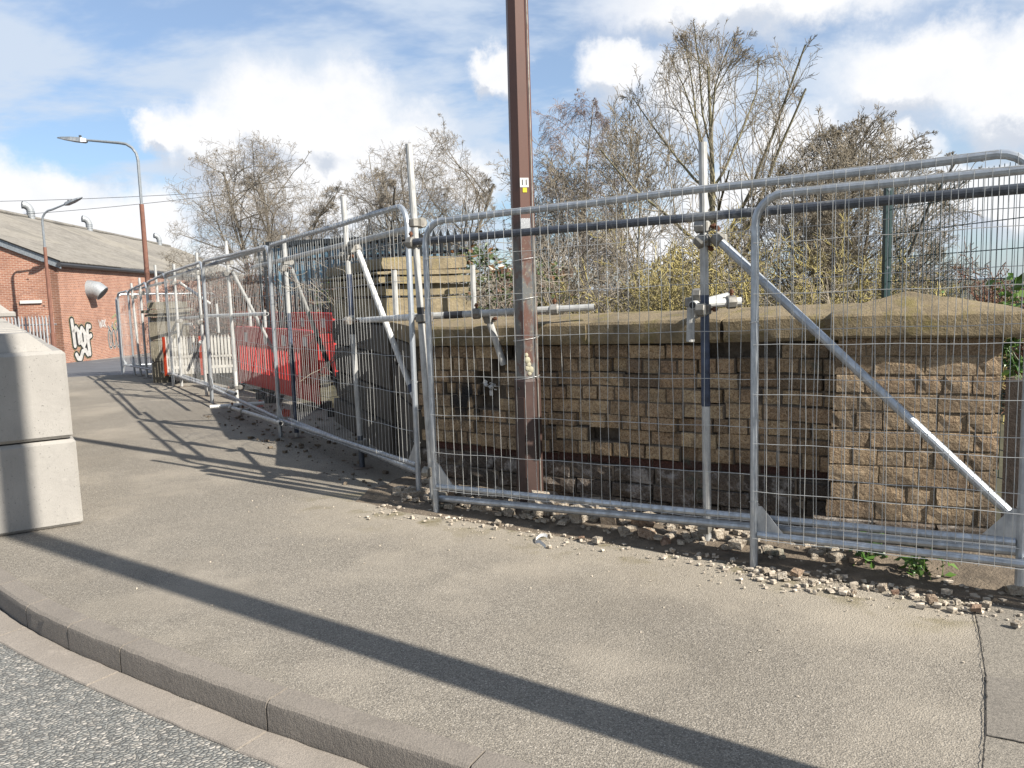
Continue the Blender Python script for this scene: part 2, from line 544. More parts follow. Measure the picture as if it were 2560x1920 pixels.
MAT['wire'] = m_galv('galvanised_wire', (.80, .81, .80), 0.45, 0.45)
MAT['scaf'] = m_galv('weathered_scaffold_tube', (.74, .74, .72), 0.52, 0.3, 0.0)
MAT['scafblue'] = simple('blue_painted_tube', (.060, .080, .135), 0.5, 0.2, var=0.6, scale=18)
MAT['scafdark'] = m_galv('dark_and_shaded_tube', (.17, .19, .23), 0.45, 0.6)  # dark tubes, and the upper rail whose shade is put into the colour
MAT['scafwhite'] = simple('white_painted_tube', (.80, .80, .78), 0.55, var=0.2, scale=30)
MAT['tape'] = simple('black_tape', (.018, .019, .024), 0.45)
MAT['coupler'] = m_galv('coupler_steel', (.42, .40, .36), 0.55, 0.5, 0.6)
MAT['rust'] = simple('rusted_steel', (.16, .065, .03), 0.9, var=0.5, scale=25, bumpk=.4)
MAT['plate'] = simple('base_plate_steel', (.20, .16, .13), 0.8, var=0.4, scale=20)
YB = [(0.0, (.34, .24, .15)), (0.10, (.62, .44, .26)), (0.30, (.84, .62, .37)), (0.48, (.66, .45, .27)), (0.68, (.92, .70, .43)), (0.85, (.52, .37, .23)), (0.93, (.78, .56, .34)), (1.0, (.40, .26, .17))]
MAT['ybrick'] = m_brick('buff_rockfaced_brick', YB, 0.48)
YP = [(0.0, (.42, .30, .185)), (0.35, (.58, .435, .275)), (0.7, (.50, .355, .22)), (1.0, (.62, .47, .305))]
MAT['pbrick'] = m_brick('pier_buff_brick', YP, 0.55)
MAT['rbrick'] = m_brick('recessed_red_brick', [(0, (.13, .05, .035)), (1, (.17, .065, .042))], 0.5)
MAT['bstone'] = m_brick('sooty_base_stone', [(0, (.19, .15, .115)), (0.5, (.26, .205, .16)), (1, (.15, .12, .095))], 0.55, lime=0.75)
MAT['mortar'] = simple('crumbling_mortar', (.215, .17, .125), 0.95, var=0.55, scale=9, bumpk=1.0, bscale=45)
MAT['piermortar'] = simple('sandy_mortar', (.36, .285, .20), 0.95, var=0.5, scale=14, bumpk=1.0, bscale=60)
MAT['coping'] = m_stone('mossy_sandstone_coping', (.33, .255, .15), (.215, .175, .045), 0.75, 0.55)
MAT['pierstone'] = m_stone('lichen_yellow_sandstone', (.40, .325, .205), (.34, .275, .085), 0.6, 0.5)
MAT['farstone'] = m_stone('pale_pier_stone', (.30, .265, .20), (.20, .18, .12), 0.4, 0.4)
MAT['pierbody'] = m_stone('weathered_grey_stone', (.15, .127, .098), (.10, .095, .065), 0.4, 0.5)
MAT['soil'] = simple('dirt_and_grit', (.20, .158, .115), 0.97, var=0.55, scale=9, bumpk=1.0, bscale=70)
MAT['rubble'] = m_brick('stone_rubble', [(0, (.66, .57, .45)), (.5, (.80, .72, .60)), (.8, (.56, .42, .30)), (1, (.48, .30, .21))], 0.10)
MAT['stonechips'] = simple('small_stone_chips', (.60, .52, .42), 0.95, var=0.75, scale=38)
MAT['pebbledash'] = m_stone('pebbledash_concrete', (.17, .125, .095), (.09, .07, .05), 0.5, 0.4, 18.0)
MAT['brown'] = simple('brown_column_paint', (.075, .040, .032), 0.55, 0.0, var=0.25, scale=7, bumpk=.1)
MAT['ltan'] = simple('dull_brown_paint', (.24, .105, .070), 0.6, 0.0, var=0.3, scale=4)
MAT['lampgrey'] = m_galv('grey_lamp_steel', (.42, .46, .50), 0.45, 0.4)


def plastic(name, col, tr=0.4):
    m = simple(name, col, 0.45, var=0.2, scale=6)
    t = NT(m.node_tree)
    b = m.node_tree.nodes['Principled BSDF']
    tl = t.n('ShaderNodeBsdfTranslucent'); tl.inputs['Color'].default_value = (*col, 1)
    mx = t.n('ShaderNodeMixShader'); mx.inputs[0].default_value = tr
    t.l(b.outputs[0], mx.inputs[1]); t.l(tl.outputs[0], mx.inputs[2])
    t.l(mx.outputs[0], m.node_tree.nodes['Material Output'].inputs[0])
    return m


MAT['red'] = plastic('red_barrier_plastic', (.78, .045, .04), 0.25)
MAT['orange'] = plastic('orange_barrier_plastic', (.75, .085, .025), 0.5)
MAT['barrierwhite'] = plastic('white_barrier_plastic', (.88, .85, .78), 0.22)
MAT['reflector'] = simple('grey_reflector', (.55, .56, .58), 0.3, 0.2, var=0.1)
MAT['rubber'] = simple('black_rubber', (.022, .022, .024), 0.8, var=0.3)
MAT['wallbrick'] = m_wallbrick()
MAT['black'] = simple('black_paint', (.012, .012, .012), 0.7)
MAT['white'] = simple('white_paint', (.78, .77, .75), 0.6, var=0.1)
MAT['yellow'] = simple('yellow_label', (.80, .66, .02), 0.5, var=0.05)
MAT['graffwhite'] = simple('faded_white_spray', (.62, .60, .57), 0.8, var=0.35, scale=7)
MAT['foam'] = simple('cream_foam', (.50, .46, .33), 0.8, var=0.2)
MAT['greenpaint'] = simple('pale_green_spray', (.33, .32, .17), 0.8, var=0.4, scale=8)
MAT['gutter'] = simple('dark_gutter', (.05, .05, .055), 0.5)
MAT['palisade'] = m_galv('grey_palisade_steel', (.55, .56, .58), 0.5, 0.3)
MAT['dkpalisade'] = simple('dark_palisade_steel', (.030, .036, .040), 0.6)
MAT['bluesheet'] = simple('light_blue_sheet', (.17, .33, .45), 0.6, var=0.3, scale=1.5)
MAT['greenmetal'] = simple('dark_green_coated_steel', (.012, .045, .045), 0.4, var=0.15)
MAT['cowl'] = m_galv('white_metal_cowl', (.50, .53, .56), 0.45, 0.25)
MAT['bark_grey'] = m_bark('grey_hawthorn_bark', (.27, .235, .19), (.13, .115, .09))
MAT['twig_grey'] = m_bark('grey_brown_twigs', (.42, .365, .295), (.21, .18, .14), 2.0)
MAT['birchbark'] = m_bark('pale_birch_bark', (.46, .43, .39), (.19, .165, .145), 9.0)
MAT['birchtwig'] = m_bark('purple_birch_twigs', (.42, .33, .30), (.26, .20, .185), 2.0)
MAT['maplebark'] = m_bark('green_grey_bark', (.34, .305, .18), (.16, .145, .09))
MAT['mapletwig'] = m_bark('brown_grey_twigs', (.40, .34, .255), (.21, .18, .13), 2.0)
MAT['lichentwig'] = m_bark('yellow_lichen_twigs', (.60, .50, .17), (.24, .20, .11), 2.6)
MAT['bramble'] = m_bark('red_bramble_stems', (.24, .095, .055), (.15, .085, .05), 2.0)
MAT['bud'] = simple('yellow_green_buds', (.24, .215, .065), 0.8, var=0.4)
MAT['grass'] = simple('rough_grass_bank', (.085, .078, .040), 0.97, var=0.6, scale=2.2, bumpk=0.8, bscale=14)
MAT['farground'] = simple('far_ground', (.09, .085, .055), 0.97, var=0.3, scale=.05)


def m_leaf(name, c1, c2):
    m, t, b = mat(name)
    t.l(t.mix(t.mapr(t.noise(wpos(t), 7.0, 4.0, .6), .36, .64), c1, c2), b.inputs['Base Color'])
    b.inputs['Roughness'].default_value = 0.42
    return m


MAT['ivy'] = m_leaf('glossy_ivy_leaf', (.045, .095, .022), (.115, .135, .035))
MAT['weed'] = m_leaf('fresh_weed_leaf', (.06, .15, .022), (.14, .25, .04))
MAT['deadleaf'] = m_leaf('dead_brown_frond', (.20, .085, .03), (.26, .15, .07))


def m_roof():
    m, t, b = mat('corrugated_cement_roof')
    o = opos(t)
    br = t.n('ShaderNodeTexBrick'); t.l(o, br.inputs['Vector'])
    br.inputs['Scale'].default_value = 1.0
    br.inputs['Brick Width'].default_value = 3.1; br.inputs['Row Height'].default_value = 1.55
    br.inputs['Mortar Size'].default_value = 0.02
    br.inputs['Color1'].default_value = (.20, .185, .165, 1); br.inputs['Color2'].default_value = (.30, .275, .23, 1)
    br.inputs['Mortar'].default_value = (.12, .11, .10, 1); br.inputs['Bias'].default_value = -0.35
    n = t.noise(o, 2.2, 7.0, 0.7)
    c = t.mix(t.mapr(n, .35, .65, 0, .65), br.outputs['Color'], (.36, .34, .31))
    c = t.mix(t.mapr(t.noise(o, .35, 4.0), .5, .65, 0, .5, True), c, (.15, .142, .13))
    t.l(c, b.inputs['Base Color'])
    b.inputs['Roughness'].default_value = 0.95
    return m


MAT['roof'] = m_roof()

# ------------------------------------------------------------------ geometry of the place
A0 = Vector((-0.549, 5.49))                 # corner of the fence by the brown column
DB = Vector((0.834, -0.552)).normalized()   # along the brick wall, to the right
NB = Vector((-DB.y, DB.x))                  # from the footway into the wall
RZB = math.atan2(DB.y, DB.x)


def WB(t, off, z=0.0):
    p = A0 + DB * t + NB * off
    return Vector((p.x, p.y, z))


DA = Vector((-0.545, 0.838)).normalized()   # along the far fence, away
NA = Vector((DA.y, -DA.x))                  # behind the far fence

# ---- ground sheets
gm = MB(); gm.add([(-1500, -600, -2.3), (1500, -600, -2.3), (1500, 3000, -2.3), (-1500, 3000, -2.3)], [(0, 1, 2, 3)])
tag(gm.build('ground', MAT['farground']), kind='structure')

# kerb line (top outer edge) from the right foreground round to the left
KERB = [(3.6, 0.55), (2.4, 1.08), (1.2, 1.66), (0.45, 2.06), (-0.2, 2.45), (-0.99, 2.92), (-1.76, 3.43), (-2.15, 3.70), (-2.5, 3.97), (-2.80, 4.24), (-3.15, 4.58), (-3.6, 5.05), (-4.15, 5.72), (-5.0, 6.85), (-8.0, 11.5), (-11.2, 16.85)]
# road, kept 0.11 m below the footway, dipping beyond the crest
rm = MB()
LX = [(6, -3), (-2, -3), (-9, -3), (-16, 4), (-20, 12), (-24, 16.9)]
RP = [(6, -3), (5.5, -0.28)] + KERB
rm.add([(x, y, -0.115) for x, y in [(-24, 16.9), (-20, 12), (-16, 4), (-9, -3), (6, -3), (5.6, -0.3)] + KERB], [tuple(range(6 + len(KERB)))])
tag(rm.build('road', MAT['road']), kind='structure')
fr = MB()
rowsY = [(16.85, -0.06), (22, -0.47), (28, -0.74), (33.8, -0.93), (60, -1.75), (120, -2.2)]
crest = [(-24, 16.9, -.115), (-11.2, 16.85, -0.03), (-7.6, 17.6, -0.004), (-5.0, 17.9, -0.05)]
r2 = [(-30, 24, -.5), (-13, 22.5, -.48), (-9.0, 22.5, -.45), (-5, 22.5, -.45)]
r3 = [(-36, 32.6, -.80), (-19.0, 32.4, -.85), (-12, 34, -.93), (-5, 34, -.93)]
r4 = [(-60, 33, -.85), (-20.2, 46, -1.35), (-14, 60, -1.7), (-5, 60, -1.7)]
vs = crest + r2 + r3 + r4
fs = [(i * 4 + j, i * 4 + j + 1, (i + 1) * 4 + j + 1, (i + 1) * 4 + j) for i in range(3) for j in range(3)]
fr.add(vs, fs)
tag(fr.build('side_road', MAT['farroad']), kind='structure')
fp = MB()
fp.prism([(-60, 32.2), (-18.35, 32.6), (-17.5, 34.0), (-19.6, 62), (-24, 62), (-60, 40)], 0, 0.001)
fp.v = [(x, y, -0.80 - max(0, (y - 34)) * 0.030 - (0.10 if z > 0 else 0.22)) for x, y, z in fp.v]
tag(fp.build('far_pavement', MAT['farpave']), kind='structure')

# bank behind the wall
bk = MB()
gx = np.linspace(-7.2, 14, 45); gy = np.linspace(0, 1, 21)
pts = []
for j, v_ in enumerate(gy):
    for i, x in enumerate(gx):
        y0 = 5.13 - 0.6619 * (x + 0.0) + 1.15 if x > -0.9 else 6.9 + (-0.9 - x) * 1.54 + 0.35
        y1 = 40
        y = y0 + (y1 - y0) * v_ ** 1.8
        z = -0.35 + 0.55 * min(1, v_ * 2.5) + 0.14 * mnoise.noise((x * .7, y * .7, 0)) - (1.6 * max(0, v_ - .75) * 4)
        if x < -4: z -= min(1.2, (-4 - x) * .3)
        pts.append((x, y, z))
nx = len(gx)
bk.add(pts, [(j * nx + i, j * nx + i + 1, (j + 1) * nx + i + 1, (j + 1) * nx + i) for j in range(len(gy) - 1) for i in range(nx - 1)])
tag(bk.build('embankment', MAT['grass'], smooth=True), kind='structure')

# strip of soil and grit at the foot of the wall
sm = MB()
nt, no = 120, 14
pts = []
for i in range(nt + 1):
    t = -0.75 + 6.0 * i / nt
    for j in range(no + 1):
        o = -0.08 + 0.71 * j / no
        edge = min(1, j / 4)
        ragged = 0.09 * mnoise.noise((t * 2.3, 3.1, 0)) * (1 - edge)
        z = 0.004 + edge * (0.012 + 0.035 * max(0, mnoise.noise((t * 3.1, o * 5, 1.3)) + .3) + 0.05 * (j / no)) + 0.012 * edge * mnoise.noise((t * 23, o * 23, 5))
        if j == 0: z = -0.006
        p = WB(t, o + ragged, z)
        pts.append(p)
sm.add(pts, [(i * (no + 1) + j, (i + 1) * (no + 1) + j, (i + 1) * (no + 1) + j + 1, i * (no + 1) + j + 1) for i in range(nt) for j in range(no)])
tag(sm.build('soil_strip', MAT['soil'], smooth=True), kind='structure')

st_ = MB()
st_.add([(2.22, 3.86, .003), (1.98, 3.36, .003), (1.765, 2.935, .003), (1.52, 2.52, .003), (1.35, 2.25, .003), (1.05, 1.85, .003), (2.6, 1.2, .003), (3.9, 2.4, .003), (3.3, 3.15, .003), (2.7, 3.55, .003)], [tuple(reversed(range(10)))])
tag(st_.build('asphalt_strip', MAT['strip']), kind='structure')
# tarmac patch set into the footway at the right
pt = MB()
pt.add([(1.765, 2.935, .006), (1.53, 2.53, .006), (2.12, 2.22, .006), (2.46, 2.68, .006)], [(0, 1, 2, 3)])
tag(pt.build('asphalt_patch', MAT['patch']), kind='structure')


def crack(name, pts, wdt, z=0.0085):
    mb = MB()
    prev = []
    P = []
    for (a, b_) in zip(pts[:-1], pts[1:]):
        n = max(2, int((Vector(b_) - Vector(a)).length / 0.02))
        for i in range(n):
            P.append(Vector(a).lerp(Vector(b_), i / n))
    P.append(Vector(pts[-1]))
    L, Rr = [], []
    for i, p in enumerate(P):
        tdir = (P[min(i + 1, len(P) - 1)] - P[max(i - 1, 0)]).normalized()
        nrm = Vector((-tdir.y, tdir.x))
        jit = 0.008 * mnoise.noise((p.x * 30, p.y * 30, 2)) + 0.006 * mnoise.noise((p.x * 90, p.y * 90, 7))
        ww = wdt * (0.35 + 0.9 * abs(mnoise.noise((p.x * 22, p.y * 22, 9))))
        L.append((*(p + nrm * (jit + ww)), z)); Rr.append((*(p + nrm * (jit - ww)), z))
    n = len(P)
    mb.add(L + Rr, [(i, i + 1, n + i + 1, n + i) for i in range(n - 1)])
    return tag(mb.build(name, MAT['crack']), kind='structure')


crack('pavement_joint', [(2.18, 3.78), (1.98, 3.36), (1.765, 2.935), (1.52, 2.52), (1.35, 2.25), (1.05, 1.85)], 0.0028)
crack('pavement_joint', [(1.53, 2.53), (2.12, 2.22)], 0.003)

# ---- kerb stones and channel blocks
def polyline_len(P):
    L = [0]
    for a, b_ in zip(P[:-1], P[1:]):
        L.append(L[-1] + (Vector(b_) - Vector(a)).length)
    return L


KV = [Vector(p) for p in KERB]
# smooth the kerb line
for _ in range(2):
    N = [KV[0]]
    for a, b_ in zip(KV[:-1], KV[1:]):
        N += [a.lerp(b_, .25), a.lerp(b_, .75)]
    KV = N + [KV[-1]]
KL = polyline_len(KV)


def kat(s):
    for i in range(len(KL) - 1):
        if KL[i + 1] >= s:
            f = (s - KL[i]) / (KL[i + 1] - KL[i])
            p = KV[i].lerp(KV[i + 1], f)
            return p
    return KV[-1]


def ktan(s):
    return (kat(s + .08) - kat(s - .08)).normalized()


def s_at(pt):
    best = min(range(400), key=lambda i: (kat(KL[-1] * i / 400) - Vector(pt)).length)
    return KL[-1] * best / 400


# footway
fm = MB()
inner = []
for i in range(161):
    sx_ = .02 + (KL[-1] - .04) * i / 160
    tg = ktan(min(max(sx_, .1), KL[-1] - .1)); nr = Vector((tg.y, -tg.x))
    if nr.dot(Vector((0.6, 0.8))) < 0: nr = -nr
    q = kat(sx_) + nr * .106
    inner.append((q.x, q.y))
poly = inner + [(-7.6, 17.6), (-6.4, 16.2)] + [(-2.2, 10.6), (-0.9, 7.9)] + [tuple(WB(-.55, .9)[:2]), tuple(WB(2.5, .9)[:2]), tuple(WB(6.5, .9)[:2])] + [(5.5, -0.3)]
fm.add([(x, y, 0.0) for x, y in poly], [tuple(range(len(poly)))])
tag(fm.build('pavement', MAT['asphalt']), kind='structure')


def kerb_piece(s0, s1, prof, gap):
    mb = MB(); rings = []
    n = max(3, int((s1 - s0) / 0.07))
    for i in range(n + 1):
        s = s0 + gap + (s1 - s0 - 2 * gap) * i / n
        p = kat(s); tg = ktan(s); nr = Vector((tg.y, -tg.x))   # towards the footway
        if nr.dot(Vector((0.6, 0.8))) < 0: nr = -nr
        ring = []
        for k_, (o, z) in enumerate(prof):
            j = 0.0032 * mnoise.noise((s * 17, o * 40, z * 40 + 3)) + 0.002 * mnoise.noise((s * 60, o * 90, z * 90))
            ring.append((p.x + nr.x * (o + j), p.y + nr.y * (o + j), z + j * (1 if z > -.2 else 0)))
        rings.append(ring)
    mb.loft(rings)
    return mb


tag(kerb_piece(.1, KL[-1] - .1, [(-0.150, -0.32), (-0.150, -0.122), (0.100, -0.122), (0.100, -0.012), (0.108, -.012), (0.108, -0.32)], 0).build('joint_dirt', MAT['crack']), kind='structure')
joints = [s_at((-2.5, 3.99)), s_at((-2.15, 3.70)), s_at((-1.76, 3.40)), s_at((-0.99, 2.89))]
js = sorted(joints)
sj = [js[0] - 0.915 * i for i in (4, 3, 2, 1)]
sj = [x for x in sj if x > 0.05] + js
s_ = js[-1]
while s_ < KL[-1] - 0.95 and len(sj) < 14:
    s_ += 0.46 if s_ < s_at((-3.3, 4.75)) else 0.915
    sj.append(s_)
kerb_root = empty('kerb', (kat(js[1]).x, kat(js[1]).y, 0))
tag(kerb_root, kind='structure')
PROFK = [(0.0, -0.30), (0.0, -0.022), (0.006, -0.006), (0.020, 0.004), (0.110, 0.008), (0.113, -0.30)]
for a, b_ in zip(sj[:-1], sj[1:]):
    kerb_piece(a, b_, PROFK, 0.0045).build('kerb_stone', MAT['kerb'], kerb_root, smooth=True)
chan_root = empty('drainage_channel', (kat(js[1]).x, kat(js[1]).y, -0.1))
tag(chan_root, kind='structure')
PROFC = [(-0.152, -0.30), (-0.152, -0.112), (-0.148, -0.107), (-0.012, -0.104), (-0.006, -0.110), (-0.006, -0.30)]
cj = [s_at((-2.52, 3.98)) - 0.005, s_at((-1.80, 3.43)), s_at((-0.97, 2.92)) - .01]
cj = sorted(cj)
cj = [cj[0] - 0.92 * i for i in (3, 2, 1)] + cj + [cj[-1] + .5 * i for i in range(1, 5)]
cj = [x for x in cj if 0.02 < x < KL[-1]]
for a, b_ in zip(cj[:-1], cj[1:]):
    kerb_piece(a, b_, PROFC, 0.006).build('channel_block', MAT['channel'], chan_root, smooth=True)

# ------------------------------------------------------------------ brick wall
def brick_mesh(name, seed, rough=0.010, depth=1.0):
    """unit block x,z in [-.5,.5], front at y=0, back at y=depth; broken rock face"""
    rnd = random.Random(seed)
    xs = [-.492, -.16, .16, .492]; zs = [-.478, 0.02, .478]
    v, f = [], []
    for z in zs:
        for x in xs:
            e = 1 if (abs(x) > .3 or abs(z) > .3) else 0
            v.append((x + rnd.uniform(-.02, .02), (rnd.uniform(-1.0, .4) if not e else rnd.uniform(-.2, .6)) * rough, z + rnd.uniform(-.03, .03)))
    idx = lambda i, j: j * 4 + i
    for j in range(2):
        for i in range(3):
            f.append((idx(i, j), idx(i + 1, j), idx(i + 1, j + 1), idx(i, j + 1)))
    per = [(0, 0), (1, 0), (2, 0), (3, 0), (3, 1), (3, 2), (2, 2), (1, 2), (0, 2), (0, 1)]
    ring1, ring2 = [], []
    for (i, j) in per:
        x0 = {0: -.5, 3: .5}.get(i, xs[i]); z0 = {0: -.5, 2: .5}.get(j, zs[j])
        ring1.append(len(v)); v.append((x0 + rnd.uniform(-.012, .012), rough * .45 + rnd.uniform(0, rough * .5), z0 + rnd.uniform(-.02, .02)))
    for (i, j) in per:
        x0 = {0: -.5, 3: .5}.get(i, xs[i]); z0 = {0: -.5, 2: .5}.get(j, zs[j])
        ring2.append(len(v)); v.append((x0, depth, z0))
    n = len(per)
    for q in range(n):
        a, b_ = per[q], per[(q + 1) % n]
        f.append((idx(*a), ring1[q], ring1[(q + 1) % n], idx(*b_)))
        f.append((ring1[q], ring2[q], ring2[(q + 1) % n], ring1[(q + 1) % n]))
    me = bpy.data.meshes.new(name)
    me.from_pydata(v, [], [tuple(reversed(q)) for q in f])
    me.update()
    return me


def brick_set(prefix, m, rough, n=7):
    out_ = []
    for i in range(n):
        me = brick_mesh(prefix, 100 + i + int(rough * 1e4), rough, .10)
        me.materials.append(m)
        out_.append(me)
    return out_


BY = brick_set('brick', MAT['ybrick'], 0.0050, 10)
BP = brick_set('brick', MAT['pbrick'], 0.0045, 10)
BR = brick_set('brick', MAT['rbrick'], 0.006, 4)
BS = brick_set('stone', MAT['bstone'], 0.018, 6)

WOFF = 0.56
W0 = WB(0, WOFF, 0)
wall = empty('brick_wall', W0 + Vector((NB.x, NB.y, 0)) * .030, RZB - R(1.6))
tag(wall, 'weathered buff brick parapet wall with missing bricks behind the fence', 'wall')
rnd = random.Random(5)
mort = MB()
T0, T1 = -0.62, 2.60


def ztop(t):
    return 1.125 + 0.022 * t


PITCHZ = 0.0935


def sag(t, z):
    return -0.010 * math.sin(t * 2.1 + 0.6) * (1 - z) - 0.006 * math.sin(t * 5.3)


def bulge(t, z):
    return -0.018 * math.sin(max(0, min(1, z)) * math.pi) * math.exp(-((t - 1.2) / 1.1) ** 2)


holes = [(0, 1.80, 2.10), (0, 0.10, 0.34), (1, 0.12, 0.22), (2, -0.02, 0.16), (3, -0.02, 0.20), (4, 0.02, 0.16), (0, 0.72, .80), (6, 0.86, 1.10)]


def in_hole(k_, a, b_):
    return any(h[0] == k_ and min(b_, h[2]) - max(a, h[1]) > 0.5 * (b_ - a) for h in holes)


def lay(k_, z1, hgt, unit, meshes, recess, name, jig=0.004, start=0.0, lj=0.006):
    t = T0 + start - unit
    while t < T1:
        L = unit * (1 + rnd.uniform(-.11, .11))
        a, b_ = max(t, T0), min(t + L, T1)
        t += L
        if b_ - a < 0.05:
            continue
        tc_ = (a + b_) / 2
        zt = z1 + ztop(tc_) - ztop(0) + sag(tc_, z1)
        zc = zt - hgt / 2
        yb = bulge(tc_, zc) + recess
        if in_hole(k_, a, b_):
            continue
        g_ = lj
        h_ = hgt - 0.008 + rnd.uniform(-.009, .002)
        jy = rnd.uniform(-jig, jig)
        if name == 'brick' and rnd.random() < .07: jy -= .018
        if name == 'brick' and rnd.random() < .05 and 0 < k_ < 8: jy += .030
        o = inst(name, rnd.choice(meshes), wall, (tc_, yb + jy, zc + rnd.uniform(-.002, .002)),
                 (rnd.uniform(-.035, .035), rnd.uniform(-.022, .022), rnd.uniform(-.035, .035)), (b_ - a - 2 * g_ * rnd.uniform(.5, 1.8), 1.0, h_))
        if rnd.random() < .5: o.scale.x *= 1  # keep orientation
        dm = max(jy, -.002) + rnd.choice([.006, .008, .012, .022, .040])      # mortar washed out to different depths
        mort.box((tc_, yb + dm + .045, zc), (b_ - a, 0.09, hgt), 0)


z = 1.120
for k_ in range(8):
    stretch = (k_ % 2 == 0)
    lay(k_, z, PITCHZ, 0.243 if stretch else 0.1215, BY, 0.0, 'brick', jig=.011, start=0.06 if stretch else 0.0)
    z -= PITCHZ
lay(8, z, 0.062, 0.235, BR, 0.030, 'brick', start=.1); z -= 0.062
for k_ in range(9, 12):
    lay(k_, z, 0.105, rnd.choice([0.26, 0.31, 0.24]), BS, -0.012 - 0.012 * (k_ - 9), 'stone', jig=.014, start=rnd.uniform(0, .2), lj=.009); z -= 0.105
mort.box(((T0 + T1) / 2, 0.115 + 0.13, 0.52), (T1 - T0, 0.24, 1.30), 0)
mort.build('mortar', MAT['mortar'], wall, local=True)

# coping stones
def coping(t0, t1, seed, dy=0.0, dz=0.0, yaw=0.0):
    mb = MB(); rings = []
    n = max(6, int((t1 - t0) / 0.05))
    prof = [(-0.045, 0.0), (-0.055, 0.02), (-0.055, 0.075), (-0.052, 0.125), (-0.038, 0.142), (0.05, 0.156), (0.20, 0.180), (0.33, 0.198), (0.36, 0.18), (0.36, 0.0)]
    for i in range(n + 1):
        t = t0 + (t1 - t0) * i / n
        ring = []
        for (o, zz) in prof:
            q = (t * 6, o * 6 + seed, zz * 9)
            j = 0.007 * mnoise.noise(q) + 0.005 * mnoise.noise((t * 27, o * 27 + seed, zz * 30))
            if i in (0, n): j += 0.01 * mnoise.noise((o * 40, zz * 40, seed))
            ring.append((t + (0.010 * mnoise.noise((o * 14, zz * 20, seed)) if i in (0, n) else 0), o + j * (1 if o < .3 else 0) + dy + yaw * (t - t0), ztop(t) + zz + j * .8 * (zz > 0.02) + dz))
        rings.append(ring)
    mb.loft([list(reversed(r_)) for r_ in rings])
    return mb


coping(T0 - .03, 0.92, 1.0).build('coping_stone', MAT['coping'], wall, smooth=True, local=True)
coping(0.925, 1.845, 4.0, .006).build('coping_stone', MAT['coping'], wall, smooth=True, local=True)
coping(1.865, 2.555, 8.0, .004, .003, 0.075).build('coping_stone', MAT['coping'], wall, smooth=True, local=True)
# torn polythene and crumbled lime in the hole
lm = MB()
for i in range(10):
    c = Vector((0.06 + rnd.uniform(-.06, .06), 0.02 + rnd.uniform(0, .05), .80 + rnd.uniform(-.04, .05)))
    mm = Matrix.Rotation(rnd.uniform(0, 3), 3, 'X') @ Matrix.Rotation(rnd.uniform(0, 3), 3, 'Z')
    lm.box(c, (rnd.uniform(.02, .05), rnd.uniform(.015, .04), .006), rot=mm)
lm.build('torn_wrapping', MAT['white'], wall, local=True)

# end pier of the wall
PT0, PT1 = 2.53, 3.30
P0v = WB(PT0, 0.40); P1v = WB(PT1, 0.545)
pd = Vector((P1v.x - P0v.x, P1v.y - P0v.y)).normalized()
prz = math.atan2(pd.y, pd.x)
pier = empty('brick_pier', (P0v.x, P0v.y, 0), prz)
tag(pier, 'sunlit buff brick pier with peaked stone cap at the right end of the wall', 'pier')
PW = (P1v - P0v).length
pm = MB()
z = 1.205
k_ = 0
PH_ = 0.1
while z > 0.30:
    base_w = PW + 0.02
    left = -0.01 - 0.045 * (1.2 - z)
    t = left - (0.0 if k_ % 2 else 0.12)
    u = 0.252 if k_ % 2 else 0.14
    while t < PW - 0.03:
        L = rnd.choice([0.252, 0.252, .128, .2]) * rnd.uniform(.93, 1.05) if k_ % 2 else rnd.choice([.128, .14, .252]) * rnd.uniform(.95, 1.06)
        a, b_ = max(t, left), min(t + L, PW)
        t += L
        if b_ - a < .05: continue
        inst('brick', rnd.choice(BP), pier, ((a + b_) / 2, rnd.uniform(-.008, .003), z - PH_ / 2), (rnd.uniform(-.03, .03), rnd.uniform(-.012, .012), rnd.uniform(-.03, .05)), (b_ - a - .007, 1, PH_ - .009 + rnd.uniform(-.003, .002)))
    z -= PH_; k_ += 1
while z > -0.06:
    t = -0.12
    while t < PW + .02:
        L = rnd.uniform(.22, .38)
        a, b_ = t, min(t + L, PW + .03)
        t += L
        if b_ - a < .06: continue
        inst('stone', rnd.choice(BS if rnd.random() < .65 else BP), pier, ((a + b_) / 2, rnd.uniform(-.085, -.02), z - .06), (rnd.uniform(-.06, .06), rnd.uniform(-.03, .03), rnd.uniform(-.08, .08)), (b_ - a - .014, 1, .108))
    z -= .12
pm.box((PW / 2 - .01, .0085 + .19, .57), (PW - .03, .38, 1.26), 0)
pm.build('mortar', MAT['piermortar'], pier, local=True)
# right hand return of the pier: bricks on the side
z = 1.205; k_ = 0
while z > 0.0:
    for (a, b_) in (((0.03, .15), (.16, .38)) if k_ % 2 else ((.03, .26), (.27, .38))):
        inst('brick', rnd.choice(BP), pier, (PW + rnd.uniform(-.006, .006), (a + b_) / 2, z - .05), (0, 0, R(90)), (b_ - a, 1, .085))
    z -= .1; k_ += 1
cp = MB()
cx0, cx1, cy0, cy1 = -0.03, PW + 0.10, -0.05, 0.42
rings = []
NS = 22
for i in range(NS + 1):
    x = cx0 + (cx1 - cx0) * i / NS
    f_ = 1 - abs((i / NS) - .42) / (.42 if i / NS < .42 else .58)
    f_ = max(0, f_)
    ring = []
    for (o, zz) in [(cy0 + .008, 0.0), (cy0, .015), (cy0, .07), (cy0 + .004, .118), (cy0 + .016, .130), (cy0 + .12, .135 + f_ * .055), (cy0 + .235, .138 + f_ * .105), (cy1 - .11, .135 + f_ * .055), (cy1, .12), (cy1, 0.0)]:
        q = 0.006 * mnoise.noise((x * 7, o * 7, zz * 9 + 3)) + 0.004 * mnoise.noise((x * 25, o * 25, zz * 25))
        ring.append((x, o + q, 1.205 + zz + q * (zz > .01)))
    rings.append(ring)
cp.loft([list(reversed(r_)) for r_ in rings])
